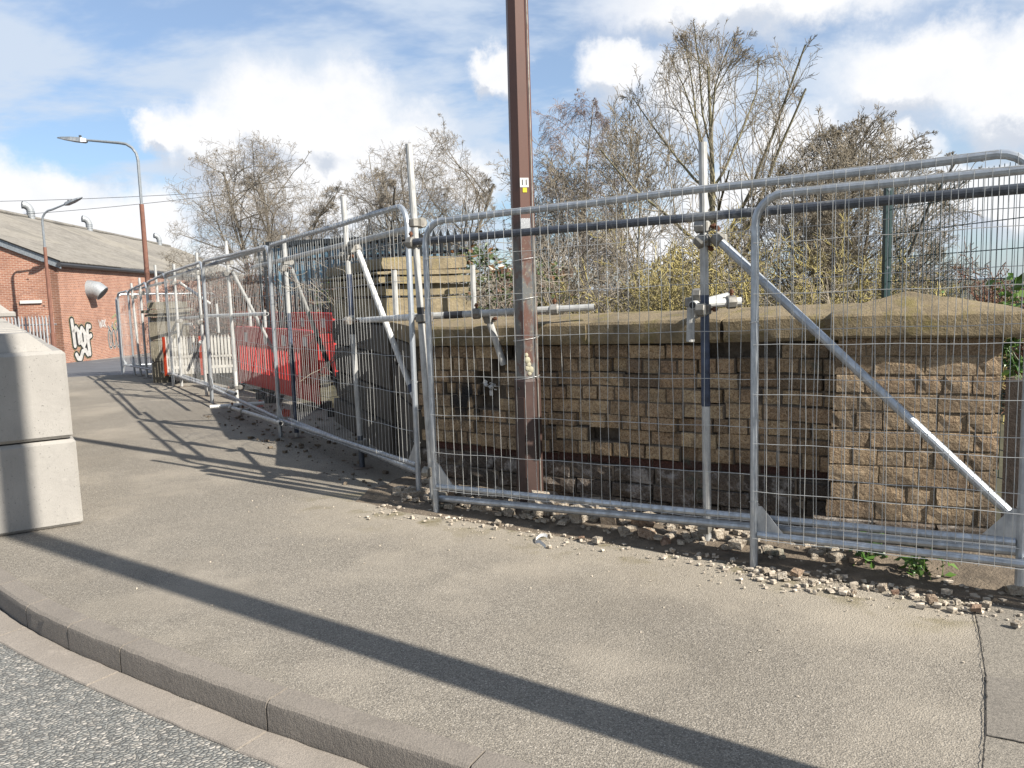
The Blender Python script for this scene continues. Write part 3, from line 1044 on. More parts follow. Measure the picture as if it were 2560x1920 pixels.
cp.build('cap_stone', MAT['coping'], pier, smooth=True, local=True)

# pebbledash post beyond the pier
cpost = MB()
c0 = WB(3.31, .62)
rings = []
for z in np.linspace(-.05, 0.98, 12):
    ring = []
    for (dx, dy) in [(0, 0), (.25, 0), (.5, 0), (.5, .25), (0, .25)]:
        p = WB(3.315 + dx, .60 + dy)
        j = .006 * mnoise.noise((dx * 9, dy * 9, z * 9))
        ring.append((p.x + j, p.y + j, z))
    rings.append(ring)
cpost.loft(rings)
tag(cpost.build('concrete_post', MAT['pebbledash']), 'dark pebbledash concrete post beside the sunlit brick pier at the frame edge', 'post')

# ------------------------------------------------------------------ parapet end pier by the far fence
def stone_course(root, c0, d1, L, n1, Wd, z0, z1, grow, count, m, seed, name='stone'):
    """one course of blocks of a rectangular pier; c0 = sunlit near corner, d1 = away along the footway face, n1 = along the lit end"""
    rn = random.Random(seed)
    c = c0 - d1 * grow - n1 * grow
    Lg, Wg = L + 2 * grow, Wd + 2 * grow
    cuts = [0] + sorted([(i + rn.uniform(-.15, .15)) / count for i in range(1, count)]) + [1]
    rz = math.atan2(n1.y, n1.x)
    for a, b_ in zip(cuts[:-1], cuts[1:]):
        mid = c + d1 * (Lg * (a + b_) / 2) + n1 * (Wg / 2)
        sx, sy, sz = Wg + rn.uniform(-.006, .006), Lg * (b_ - a) - .008, z1 - z0 - .006
        mb = MB()
        nseg = 4
        rings = []
        for i in range(nseg + 1):
            yy = -sy / 2 + sy * i / nseg
            ring = []
            for (xx, zz) in [(-.5, -.5), (-.17, -.5), (.17, -.5), (.5, -.5), (.5, 0), (.5, .5), (.17, .5), (-.17, .5), (-.5, .5), (-.5, 0)]:
                ch = .010 if (abs(xx) == .5 and abs(zz) == .5) else 0
                X = xx * sx - math.copysign(ch, xx); Z = zz * sz - math.copysign(ch, zz)
                j = .010 * mnoise.noise((X * 6 + seed, yy * 6, Z * 8))
                X += math.copysign(j, xx); Z += j * .4
                q = mid + n1 * X - d1 * 0 + Vector((-n1.y, n1.x)) * yy
                ring.append((q.x, q.y, (z0 + z1) / 2 + Z))
            rings.append(ring)
        mb.loft([list(reversed(r_)) for r_ in rings])
        mb.build(name, m, root, smooth=True)


PC = Vector((-1.13, 7.52)); PD = Vector((-0.400, 0.9165)).normalized(); PN = Vector((PD.y, -PD.x))
pp = empty('parapet_pier', (PC.x, PC.y, 0))
tag(pp, 'yellow lichened stone parapet pier with stepped cap beside the red barriers', 'pier')
PL, PWd = 2.55, 0.78
for i, (z0, z1) in enumerate([(-.05, .30), (.30, .62), (.62, .95), (.95, 1.24), (1.24, 1.50)]):
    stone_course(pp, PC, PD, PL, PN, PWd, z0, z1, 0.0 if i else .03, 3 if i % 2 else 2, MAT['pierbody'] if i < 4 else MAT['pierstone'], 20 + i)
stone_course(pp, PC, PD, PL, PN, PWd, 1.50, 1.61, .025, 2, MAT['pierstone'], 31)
stone_course(pp, PC, PD, PL, PN, PWd, 1.61, 1.69, .085, 2, MAT['pierstone'], 32)
stone_course(pp, PC, PD, PL, PN, PWd, 1.69, 1.74, .105, 2, MAT['pierstone'], 33)
stone_course(pp, PC, PD, PL, PN, PWd - .03, 1.74, 1.865, .035, 2, MAT['pierstone'], 34)
# stepped block against the lit end
for (x0, x1, z0, z1, sd) in [(PWd, PWd + .10, 1.26, 1.44, 41)]:
    stone_course(pp, PC + PN * x0, PD, .7, PN, x1 - x0, z0, z1, 0, 1, MAT['pierstone'], sd)
# short return wall tying pier and brick wall
rw = empty('return_wall', (-.9, 6.9, 0))
tag(rw, 'dark low stone return wall between the brick wall and the stepped pier', 'wall')
e0 = WB(T0 - .01, WOFF + .02); e0 = Vector((e0.x, e0.y)); rd = (PC + PN * .05 - e0); rl = rd.length; rd.normalize(); rn_ = Vector((rd.y, -rd.x))
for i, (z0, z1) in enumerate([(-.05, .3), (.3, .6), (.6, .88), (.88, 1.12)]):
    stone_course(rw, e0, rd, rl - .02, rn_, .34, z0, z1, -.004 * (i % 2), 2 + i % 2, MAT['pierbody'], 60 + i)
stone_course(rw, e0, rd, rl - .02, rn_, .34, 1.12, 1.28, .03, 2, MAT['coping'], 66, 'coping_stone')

p2 = empty('parapet_pier', (-6.55, 15.2, 0))
tag(p2, 'small pale stone pier seen far down the fence among scaffold tubes', 'pier')
C2 = Vector((-6.80, 15.35)); D2 = Vector((-.2, .98)).normalized(); N2 = Vector((D2.y, -D2.x))
for i, (z0, z1, gr, c_) in enumerate([(-.1, .4, 0, 1), (.4, .8, 0, 1), (.8, 1.16, 0, 1), (1.16, 1.24, -.03, 1), (1.24, 1.31, .05, 1), (1.31, 1.39, .10, 1), (1.39, 1.53, .0, 1)]):
    stone_course(p2, C2, D2, .9, N2, .56, z0, z1, gr, c_, MAT['farstone'], 80 + i)

# ------------------------------------------------------------------ mesh fence panels
def lerp(a, b_, f):
    return a + (b_ - a) * f


def fence_panel(pl, pr, zl, zr, label, lean=0.0, front=-1, seed=0):
    """pl, pr: (x,y) of the two posts; zl, zr: (foot, bottom rail, top)"""
    rn = random.Random(seed)
    root = empty('fence_panel', (pl[0], pl[1], 0))
    tag(root, label, 'fence panel', 'galvanised mesh fence panels')
    a, b_ = Vector(pl), Vector(pr)
    d = (b_ - a); L = d.length; d.normalize()
    n = Vector((-d.y, d.x))
    if n.y < 0: n = -n
    def P(s, z, o=0.0):
        q = a + d * s + n * (o + lean * z)
        return Vector((q.x, q.y, z))
    r = 0.021
    rc = 0.15
    # frame: leg, bend, top rail, bend, leg
    pts = [P(0, zl[0])]
    pts.append(P(0, zl[2] - r - rc))
    for i in range(1, 7):
        q = math.pi / 2 * i / 6
        pts.append(P(rc - rc * math.cos(q), zl[2] - r - rc + rc * math.sin(q)))
    for i in range(1, 6):
        s = rc + (L - 2 * rc) * i / 6
        pts.append(P(s, lerp(zl[2], zr[2], s / L) - r + .004 * math.sin(i * 2.1 + seed)))
    for i in range(6, -1, -1):
        q = math.pi / 2 * i / 6
        pts.append(P(L - rc + rc * math.cos(q), zr[2] - r - rc + rc * math.sin(q)))
    pts.append(P(L, zr[0]))
    MB().tube(pts, r, 10).build('frame', MAT['galv'], root, smooth=True)
    MB().tube([P(r, zl[1]), P(L / 2, (zl[1] + zr[1]) / 2 - .004), P(L - r, zr[1])], 0.0195, 10).build('bottom_rail', MAT['galv'], root, smooth=True)
    # gusset plates
    for s, sg, zz in ((0, 1, zl[1]), (L, -1, zr[1])):
        gb = MB()
        tri = [(s + sg * .018, zz + .015), (s + sg * .018, zz + .155), (s + sg * .040, zz + .155), (s + sg * .155, zz + .018)]
        vs = [P(x, z_, -0.0035) for x, z_ in tri] + [P(x, z_, 0.0035) for x, z_ in tri]
        gb.add(vs, [(0, 1, 2, 3), (7, 6, 5, 4), (0, 4, 5, 1), (1, 5, 6, 2), (2, 6, 7, 3), (3, 7, 4, 0)])
        gb.build('gusset_plate', MAT['galv'], root)
    # welded mesh, standing on the footway side of the frame
    wm = MB()
    nv = int(L / 0.0645)
    fo = -(r + 0.003)
    for i in range(1, nv):
        s = L * i / nv + rn.uniform(-.006, .006)
        zt = lerp(zl[2], zr[2], s / L) - r
        e = min(s, L - s)
        if e < rc:
            zt = zt - rc + math.sqrt(max(0, rc * rc - (rc - e) ** 2))
        zb = lerp(zl[1], zr[1], s / L)
        k1 = rn.gauss(0, .006); k2 = rn.uniform(-.006, .006)
        wm.tube([P(s, zb - .03, fo), P(s + k1, lerp(zb, zt, .33), fo + k2), P(s - k1 * .6, lerp(zb, zt, .66), fo - k2), P(s, zt + .02, fo)], 0.0017, 4, cap=False)
    nr = 7
    for j in range(0, nr + 1):
        f_ = j / nr
        q = []
        for i in range(0, 25):
            s = L * i / 24
            zt = lerp(zl[2], zr[2], s / L) - r; zb = lerp(zl[1], zr[1], s / L)
            if f_ > .97:
                if min(s, L - s) < rc * .8: continue
            q.append(P(s, lerp(zb - .02, zt + .015, f_) + .003 * math.sin(i * 1.7 + j + seed), fo - .004))
        wm.tube(q, 0.0017, 4, cap=False)
    wm.build('wire_mesh', MAT['wire'], root)
    # tie wires round the legs
    for s, zz in ((0, zl), (L, zr)):
        for hh in (.35, .8, 1.3):
            tb = MB()
            q = [P(s + .026 * math.cos(u), zz[0] + hh + .004 * u, .026 * math.sin(u)) for u in np.linspace(0, 5.8, 9)]
            tb.tube(q, .0018, 4).build('tie_wire', MAT['wire'], root)
    return root


def W2(t, off):
    p = WB(t, off)
    return (p.x, p.y)


fence_panel(W2(0, 0), W2(3.42, 0), (0.0, .195, 2.005), (.10, .30, 2.068), 'wide mesh fence panel directly in front of the brown lamp column and brick wall', seed=1)
fence_panel(W2(2.215, -.055), W2(5.6, -.055), (-0.005, .185, 1.978), (.06, .285, 2.0), 'mesh fence panel overlapping in front at the right edge of the photo', seed=2)
FA = [(-0.71, 5.88), (-2.56, 8.82), (-4.46, 12.01), (-6.15, 14.69), (-7.04, 15.96), (-8.0, 17.2), (-8.55, 17.88)]
HA = [(.075, .262, 2.165), (0, .195, 2.10), (0, .24, 2.105), (0, .22, 2.04), (0, .20, 1.93), (0, .19, 1.80), (0, .18, 1.765)]
LA = ['mesh fence panel left of the brown column, in front of the stepped pier', 'mesh fence panel in front of the red plastic barriers', 'mesh fence panel in front of the white slatted barriers',
      'narrow-looking mesh fence panel farther off, fourth back from the brown column', 'mesh fence panel second from the far end of the row', 'farthest mesh fence panel at the left end of the row']
for i in range(6):
    p0, p1 = FA[i + 1], FA[i]
    sh = 0.06 if i else 0.0
    dd = (Vector(p0) - Vector(p1)).normalized()
    p1s = Vector(p1) + dd * sh + Vector((NA.x, NA.y)) * (.02 * (i % 2))
    fence_panel(tuple(p0), tuple(p1s), HA[i + 1], HA[i], LA[i], seed=10 + i)

fence_panel((-8.62, 17.95), (-7.0, 19.6), (-.1, .15, 1.74), (-.15, .1, 1.72), 'mesh fence panel turned across the far end of the row', seed=41)

# ------------------------------------------------------------------ scaffold
RT = 0.0242


def coupler(root, mb, p, axis1, axis2, k=1.0):
    """swivel coupler: two cast collars and a bolt"""
    p = Vector(p); a1 = Vector(axis1).normalized(); a2 = Vector(axis2).normalized()
    mb.tube([p - a1 * .028 * k, p - a1 * .022 * k, p + a1 * .022 * k, p + a1 * .028 * k], [.032, .038, .038, .032], 8)
    n = a1.cross(a2)
    n = n.normalized() if n.length > .05 else Vector((0, 0, 1))
    q = p - n * .052
    mb.tube([q - a2 * .028 * k, q - a2 * .022 * k, q + a2 * .022 * k, q + a2 * .028 * k], [.032, .038, .038, .032], 8)
    mb.box((p + q) / 2, (.05, .05, .05))
    bolt = MB()
    b0 = p + a2 * .038
    bolt.tube([b0, b0 + a2 * .035], .009, 6)
    bolt.tube([b0 + a2 * .012, b0 + a2 * .026], .016, 6)
    o = mb.build('coupler', MAT['coupler'], root, smooth=True)
    bolt.build('bolt', MAT['rust'], o)
    return o


def scaf_post(base, top, label, bands=(), plate=True, coup=(), m='scaf'):
    root = empty('scaffold_post', base)
    tag(root, label, 'scaffold post', 'upright scaffold tubes of the fence frame')
    b, t = Vector(base), Vector(top)
    b0 = b + Vector((0, 0, .008))
    MB().tube([b0, b0.lerp(t, .5), t], RT, 12).build('tube', MAT[m], root, smooth=True)
    for (f0, f1, mm) in bands:
        MB().tube([b0.lerp(t, f0), b0.lerp(t, f1)], RT + .0012, 12).build('painted_band', MAT[mm], root, smooth=True)
    if plate:
        MB().box(b + Vector((0, 0, .004)), (.15, .15, .006), rz=.5).build('base_plate', MAT['plate'], root)
    for (f_, ax) in coup:
        coupler(root, MB(), b0.lerp(t, f_), (t - b0), ax)
    return root


def scaf_tube(name, p0, p1, label, cat, m='scaf', bands=(), ends=(), group=None, r=RT):
    root = empty(name, p0)
    tag(root, label, cat, group)
    a, b = Vector(p0), Vector(p1)
    tb = MB(); tb.tube([a, a.lerp(b, .5), b], r, 12)
    tb.build('tube', MAT[m], root, smooth=True)
    # black discs on the capped ends, coloured for the shade inside the bores
    dr = (b - a).normalized()
    for e, sg in ((a, -1), (b, 1)):
        MB().tube([e + dr * sg * .0005, e + dr * sg * .002], r * .8, 10).build('bore_shade_disc', MAT['tape'], root)
    for (f0, f1, mm) in bands:
        MB().tube([a.lerp(b, f0), a.lerp(b, f1)], r + .0015, 12).build('painted_band', MAT[mm], root, smooth=True)
    for (f_, ax) in ends:
        coupler(root, MB(), a.lerp(b, f_), (b - a), ax)
    return root


UP = Vector((0, 0, 1))
A3 = Vector((DA.x, DA.y, 0)); B3 = Vector((DB.x, DB.y, 0)); NB3 = Vector((NB.x, NB.y, 0))
scaf_post((-.585, 5.70, 0), (-.655, 5.70, 2.53), 'tallest scaffold post at the fence corner left of the brown column', coup=((.10, B3), (.735, B3), (.79, A3), (.53, A3)), bands=((.515, .56, 'tape'),))
scaf_post((-1.35, 7.09, 0), (-1.395, 7.09, 2.36), 'white-streaked scaffold post in front of the stepped stone pier', coup=((.09, A3), (.815, A3), (.785, B3), (.55, B3)), bands=((.0, .12, 'scafdark'), (.50, .56, 'tape'), (.57, .72, 'scafblue')))
scaf_post((-2.37, 8.79, 0), (-2.385, 8.79, 2.18), 'scaffold post with dark blue lower half before the red barriers', bands=((.02, .62, 'scafblue'),), coup=((.87, A3), (.84, B3)))
scaf_post((-4.03, 11.83, 0), (-4.04, 11.83, 2.36), 'white-topped scaffold post where red and white barriers meet', bands=((.87, .97, 'scafwhite'), (.02, .2, 'scafwhite')), coup=((.87, A3), (.80, B3), (.1, A3)))
scaf_post((-4.90, 12.96, 0), (-4.90, 12.96, 2.27), 'thick grey scaffold post standing before the white slats', coup=((.86, A3), (.56, A3), (.52, B3)))
scaf_post((-5.92, 14.51, 0), (-5.90, 14.51, 2.18), 'scaffold post carrying the short blue-banded brace', coup=((.85, B3), (.54, A3)))
scaf_post((-6.75, 15.74, 0), (-6.76, 15.74, 2.23), 'scaffold post in front of the small far pier', coup=((.84, A3), (.1, A3)), bands=((.3, .6, 'scafwhite'),))
scaf_post((-7.40, 16.45, 0), (-7.40, 16.45, 2.02), 'second last scaffold post near the far end of the fence', coup=((.85, A3),))
scaf_post((-7.75, 16.95, 0), (-7.80, 16.95, 1.93), 'last scaffold post near the far end of the fence', coup=((.85, A3),))
p10 = WB(1.893, .152)
scaf_post((1.105, 4.575, 0), (1.085, 4.575, 2.29), 'scaffold post with blue middle in front of the brick wall', bands=((.36, .635, 'scafblue'),), coup=((.055, B3), (.80, B3), (.765, B3 - UP), (.60, B3)))

# rails
def Bp(t, o, z_):
    return tuple(WB(t, o, z_))


scaf_tube('scaffold_rail', Bp(-.20, .075, 1.866), Bp(4.4, .075, 1.905), 'long shade-coloured upper scaffold rail running behind the right hand fence panels', 'scaffold rail', m='scafdark', ends=((.003, UP),))  # shade on the rail's underside is put into its dark tube colour
scaf_tube('scaffold_rail', Bp(-.05, .055, .094), Bp(4.4, .055, .285), 'long lower scaffold rail close to the ground along the brick wall', 'scaffold rail', m='galv', ends=((.004, UP),))
scaf_tube('scaffold_brace', Bp(1.94, .125, 1.775), Bp(3.42, .14, .345), 'long diagonal scaffold brace crossing in front of the brick pier', 'scaffold brace', ends=((.01, UP),), m='galv')
scaf_tube('scaffold_rail', (-3.02, 9.73, 1.892), (-.74, 6.11, 1.992), 'upper scaffold rail behind the fence panel left of the brown column', 'scaffold rail')
scaf_tube('scaffold_rail', (-4.60, 12.44, 2.03), (-2.72, 9.28, 2.088), 'upper scaffold rail with blue patch above the red barriers', 'scaffold rail', bands=((.12, .3, 'scafblue'),))
scaf_tube('scaffold_rail', (-6.18, 14.92, 1.94), (-4.72, 12.60, 2.022), 'short upper scaffold rail above the white barriers', 'scaffold rail', bands=((.62, .78, 'scafblue'),))
scaf_tube('scaffold_rail', (-7.9, 17.3, 1.80), (-6.25, 15.01, 1.885), 'farthest upper scaffold rail near the small pier', 'scaffold rail')
scaf_tube('scaffold_rail', (-2.45, 8.82, .19), (-.74, 6.10, .165), 'lower scaffold rail behind the fence panel beside the stepped pier', 'scaffold rail', m='galv')
scaf_tube('scaffold_rail', (-3.68, 10.5, .13), (-2.43, 8.42, .215), 'loose scaffold tube lying in front of the fence foot', 'scaffold tube', ends=((.06, UP), (.3, UP)))
scaf_tube('scaffold_rail', (-6.0, 14.7, .20), (-3.85, 11.25, .22), 'lower scaffold rail behind the fence at the white barriers', 'scaffold rail', m='galv', ends=((.45, UP), (.9, UP)))
scaf_tube('scaffold_rail', (-8.2, 17.75, .18), (-6.1, 14.85, .20), 'farthest lower scaffold rail near the end of the fence', 'scaffold rail')
scaf_tube('scaffold_tube', (-3.35, 10.9, .12), (-4.0, 10.66, .12), 'short white tube stub jutting through the fence foot', 'scaffold tube', m='scafwhite')
scaf_tube('scaffold_brace', (-1.30, 7.10, 1.92), (-.52, 6.24, .02), 'whitish diagonal brace leaning from the post beside the stepped pier', 'scaffold brace', m='scafwhite', bands=((.60, .63, 'scafblue'), (.72, 1.0, 'scafdark')), ends=((.0, A3),))
scaf_tube('scaffold_brace', (-2.33, 8.80, 1.83), (-2.13, 9.86, .42), 'diagonal brace with dark lower half in front of the red barriers', 'scaffold brace', bands=((.53, 1.0, 'tape'),))
scaf_tube('scaffold_brace', (-3.95, 11.75, 1.92), (-3.50, 12.35, .50), 'grey diagonal brace before the red barrier next to the white slats', 'scaffold brace')
scaf_tube('scaffold_brace', (-5.80, 14.46, 1.85), (-5.55, 15.15, 1.47), 'short blue-banded brace high up before the brambles', 'scaffold brace', m='scafwhite', bands=((.2, .7, 'scafblue'),))
scaf_tube('scaffold_brace', (-5.11, 13.41, .85), (-5.75, 14.40, .30), 'dark kicker brace slanting across the white slats', 'scaffold brace', m='scafdark')
scaf_tube('guard_rail', (-4.99, 13.49, 1.27), (-3.03, 10.19, 1.33), 'white horizontal guard tube above the red barriers', 'scaffold rail', m='scafwhite')
scaf_tube('guard_rail', (-7.92, 18.05, 1.12), (-5.0, 13.45, 1.26), 'grey horizontal guard tube running to the small far pier', 'scaffold rail', ends=((.55, UP), (.98, UP)))
scaf_tube('guard_rail', (-8.0, 18.5, 1.02), (-5.9, 15.1, 1.10), 'lower far guard tube in front of the small pier', 'scaffold rail', m='scafwhite')
scaf_tube('guard_rail', (-1.37, 7.22, 1.297), (-.60, 5.78, 1.355), 'white guard tube tying the pier post to the corner post', 'scaffold rail', m='scafwhite')
scaf_tube('guard_rail', (-.63, 5.83, 1.352), (.57, 5.50, 1.388), 'horizontal tube with black band lying along the coping past the brown column', 'scaffold rail', bands=((.14, .25, 'tape'),), ends=((.03, UP), (.33, UP), (.78, UP)))
scaf_tube('tie_tube', (-.155, 5.80, 1.33), (-.055, 5.83, .99), 'short tie tube slanting down into the hole in the brick wall', 'scaffold tube', ends=((.02, B3),))
scaf_tube('tie_tube', tuple(WB(1.78, .20, 1.40)), tuple(WB(1.80, .75, 1.44)), 'stub of scaffold tube pointing out over the coping beside the blue post', 'scaffold tube', ends=((.15, B3),))
scaf_tube('tie_tube', (1.09, 4.64, 1.405), (1.315, 4.64, 1.415), 'short white horizontal stub clamped to the blue post over the coping', 'scaffold tube', m='scafwhite', ends=((.75, UP),))
scaf_tube('tie_tube', tuple(WB(1.735, .30, 1.42)), tuple(WB(1.728, .30, 1.185)), 'flattened hanging tube end in front of the coping by the blue post', 'scaffold tube', ends=((.02, B3),))
for (x, y, z0, z1, lb) in [(-1.03, 7.40, 1.33, 1.735, 'grey upright stub clamped before the lit end of the stepped pier'), (-.33, 7.55, 1.3, 1.765, 'pale upright stub to the right of the stepped pier'),
                           (-4.28, 13.45, 1.0, 1.545, 'upright guard stub above the red barrier beside the grey brace'), (-5.65, 15.78, .9, 1.46, 'thin upright guard stub among the brambles left of the white-topped post'), (-3.6, 12.0, 1.1, 1.36, 'stumpy upright tube on top of the white guard tube'), (-5.5, 14.75, .95, 1.49, 'upright stub under the short blue-banded brace')]:
    scaf_tube('guard_post', (x, y, z0), (x, y, z1), lb, 'scaffold tube', group='short guard stubs')

# ------------------------------------------------------------------ brown lamp column
def octagon(r0, phase):
    return [(r0 * math.cos(2 * math.pi * i / 8 + phase), r0 * math.sin(2 * math.pi * i / 8 + phase)) for i in range(8)]


def column(root, cx, cy, segs, m, name, n=8, phase=R(22.5) + RZB):
    rings = []
    for (z_, r_) in segs:
        rings.append([(cx + r_ * math.cos(2 * math.pi * i / n + phase), cy + r_ * math.sin(2 * math.pi * i / n + phase), z_) for i in range(n)])
    return MB().loft([list(r_) for r_ in rings]).build(name, m, root)


def m_peel():
    m, t, b = mat('peeling_column_paint')
    p = wpos(t)
    n = t.noise(t.mapping(p, (1, 1, .55)), 11.0, 7.0, .68)
    z_ = t.n('ShaderNodeSeparateXYZ'); t.l(p, z_.inputs[0])
    band = t.math('MULTIPLY', t.mapr(z_.outputs[2], .62, .80, 0, 1, True), t.mapr(z_.outputs[2], 1.75, 2.05, 1, 0, True))
    f = t.math('MULTIPLY', t.mapr(n, .40, .56, 0, 1, True), band)
    c = t.mix(f, (.150, .068, .048), (.16, .165, .16))
    c = t.mix(t.math('MULTIPLY', t.mapr(t.noise(p, 40., 4., .7), .55, .66, 0, 1, True), band), c, (.30, .26, .20))
    c = t.mix(t.mapr(t.noise(p, 3., 5., .6), .5, .7, 0, .35), c, (.085, .045, .036))
    t.l(c, b.inputs['Base Color'])
    b.inputs['Roughness'].default_value = .5
    bump(t, b, n, .15, .004)
    return m


MAT['peel'] = m_peel()
LX_, LY_ = 0.105, 5.50
lamp = empty('lamp_column', (LX_, LY_, 0))
tag(lamp, 'tall brown octagonal lamp column numbered 11 behind the mesh fence', 'lamp post')
column(lamp, LX_, LY_, [(.92, .0815), (2.0, .079), (3.5, .073), (6.2, .058)], MAT['peel'], 'column')
column(lamp, LX_, LY_, [(-.02, .092), (.905, .090), (.925, .083)], MAT['brown'], 'base')
# access door and conduit
fd = Vector((-LX_, -LY_)).normalized()         # towards the viewer's side
fn = Vector((-NB.x, -NB.y))                      # face of the octagon that looks along the wall normal
def on_face(u, o, z_):
    q = Vector((LX_, LY_)) + fn * (.085 + o) + Vector((DB.x, DB.y)) * u
    return (q.x, q.y, z_)
dr = MB(); vs = [on_face(u, o, z_) for o in (-.006, .006) for (u, z_) in ((-.028, .25), (.028, .25), (.028, .80), (-.028, .80))]
dr.add(vs, [(0, 1, 2, 3), (4, 7, 6, 5), (0, 4, 5, 1), (1, 5, 6, 2), (2, 6, 7, 3), (3, 7, 4, 0)]); dr.build('access_door', MAT['brown'], lamp)
lk = MB().tube([on_face(-.012, .004, .86), on_face(-.012, .010, .86)], .009, 8); lk.build('door_lock', MAT['black'], lamp)
cd = MB(); q = Vector((LX_, LY_)) + Vector((DB.x, DB.y)) * .092 - Vector((NB.x, NB.y)) * .012
cd.tube([(q.x, q.y, .05), (q.x, q.y, .5), (q.x - .003, q.y, 1.2), (q.x - .008, q.y + .002, 2.6), (q.x - .014, q.y + .004, 4.2)], [.006, .006, .006, .005, .005], 6)
cd.build('conduit', MAT['coupler'], lamp, smooth=True)
al = MB(); al.tube([(LX_, LY_, 6.15), (LX_, LY_, 7.2), (LX_ - .05, LY_ - .08, 7.6), (LX_ - .3, LY_ - .5, 7.85), (LX_ - .9, LY_ - 1.4, 8.0)], [.045, .042, .04, .035, .03], 10); al.build('arm', MAT['lampgrey'], lamp, smooth=True)
MB().box((LX_ - 1.05, LY_ - 1.65, 8.02), (.22, .55, .08), rz=-.57).build('lantern', MAT['lampgrey'], lamp)
# the octagon flat that faces the camera carries plate and labels
vd = Vector((-LX_, -LY_)).normalized()
best = None
for i in range(8):
    an = R(22.5) + RZB + 2 * math.pi * (i + .5) / 8
    nv_ = Vector((math.cos(an), math.sin(an)))
    if best is None or nv_.dot(vd) > best[0]: best = (nv_.dot(vd), nv_)
FN = best[1]; FT = Vector((-FN.y, FN.x))
if FT.x < 0: FT = -FT


def plate(name, u0, u1, z0, z1, r_, m, th=.0025):
    mb = MB()
    rr = r_ * math.cos(R(22.5))
    vs = []
    for o in (rr + .001, rr + .001 + th):
        for (u, z_) in ((u0, z0), (u1, z0), (u1, z1), (u0, z1)):
            qq = Vector((LX_, LY_)) + FN * o + FT * u
            vs.append((qq.x, qq.y, z_))
    mb.add(vs, [(3, 2, 1, 0), (4, 5, 6, 7), (0, 1, 5, 4), (1, 2, 6, 5), (2, 3, 7, 6), (3, 0, 4, 7)])
    return mb.build(name, m, lamp)


def text_mesh(body, size):
    cu = bpy.data.curves.new('txt', 'FONT')
    cu.body = body; cu.size = size; cu.align_x = 'CENTER'; cu.align_y = 'CENTER'; cu.extrude = 0.0004
    ob = bpy.data.objects.new('txt', cu); COL.objects.link(ob)
    bpy.context.view_layer.update()
    dg = bpy.context.evaluated_depsgraph_get()
    me = bpy.data.meshes.new_from_object(ob.evaluated_get(dg))
    bpy.data.objects.remove(ob); bpy.data.curves.remove(cu)
    return me


plate('number_plate', -.029, .029, 2.185, 2.245, .0775, MAT['white'])
tm = text_mesh('11', .052); tm.name = 'lettering'; tm.materials.clear(); tm.materials.append(MAT['black'])
to = bpy.data.objects.new('lettering', tm); COL.objects.link(to)
qq = Vector((LX_, LY_)) + FN * (.0775 * math.cos(R(22.5)) + .0048)
to.location = (qq.x - LX_, qq.y - LY_, 2.214)
to.rotation_euler = (R(90), 0, math.atan2(FT.y, FT.x))
to.parent = lamp
plate('yellow_label', -.012, .016, 2.152, 2.182, .0775, MAT['yellow'])
plate('notice_sticker', -.032, .031, 1.885, 1.985, .079, MAT['reflector'], .0012)

fo = MB()
for (u, z_, r_) in ((-.012, 1.05, .026), (-.004, 1.02, .020), (.010, .985, .026), (.0, .96, .018), (-.018, 1.085, .016), (-.014, .995, .02)):
    qq = Vector((LX_, LY_)) + FN * (.0815 * math.cos(R(22.5)) - .011) + FT * u
    rings = [[(qq.x + FT.x * r_ * k2 * math.cos(a) + FN.x * o, qq.y + FT.y * r_ * k2 * math.cos(a) + FN.y * o, z_ + r_ * 1.15 * k2 * math.sin(a)) for a in np.linspace(0, 2 * math.pi, 9)[:-1]] for (k2, o) in ((1.0, 0), (.95, .008), (.6, .016), (.1, .019))]
    fo.loft(rings)
fo.build('foam_splat', MAT['foam'], lamp, smooth=True)
for zz in (.93, 1.19, 1.46, 1.72):
    MB().tube([(LX_ + .086 * math.cos(a), LY_ + .086 * math.sin(a), zz + .012 * math.cos(a)) for a in np.linspace(0, 6.28, 17)], .0018, 4).build('wire_tie', MAT['wire'], lamp)

# second column of the same kind, out of view to the right; its shadow crosses the footway
l2 = empty('lamp_column', (2.57, 1.091, 0))
tag(l2, 'brown lamp column standing out of view whose shadow crosses the footway', 'lamp post')
column(l2, 2.57, 1.091, [(0, .112), (1.0, .110), (1.02, .108), (9.0, .095)], MAT['brown'], 'column')

# ------------------------------------------------------------------ concrete blocks on the left
BR0 = Vector((-3.0, 5.48)); BD = Vector((-.540, .842)).normalized(); BE = Vector((-BD.y, BD.x))   # BE points left
if BE.x > 0: BE = -BE
BW, BLn = .62, 1.18


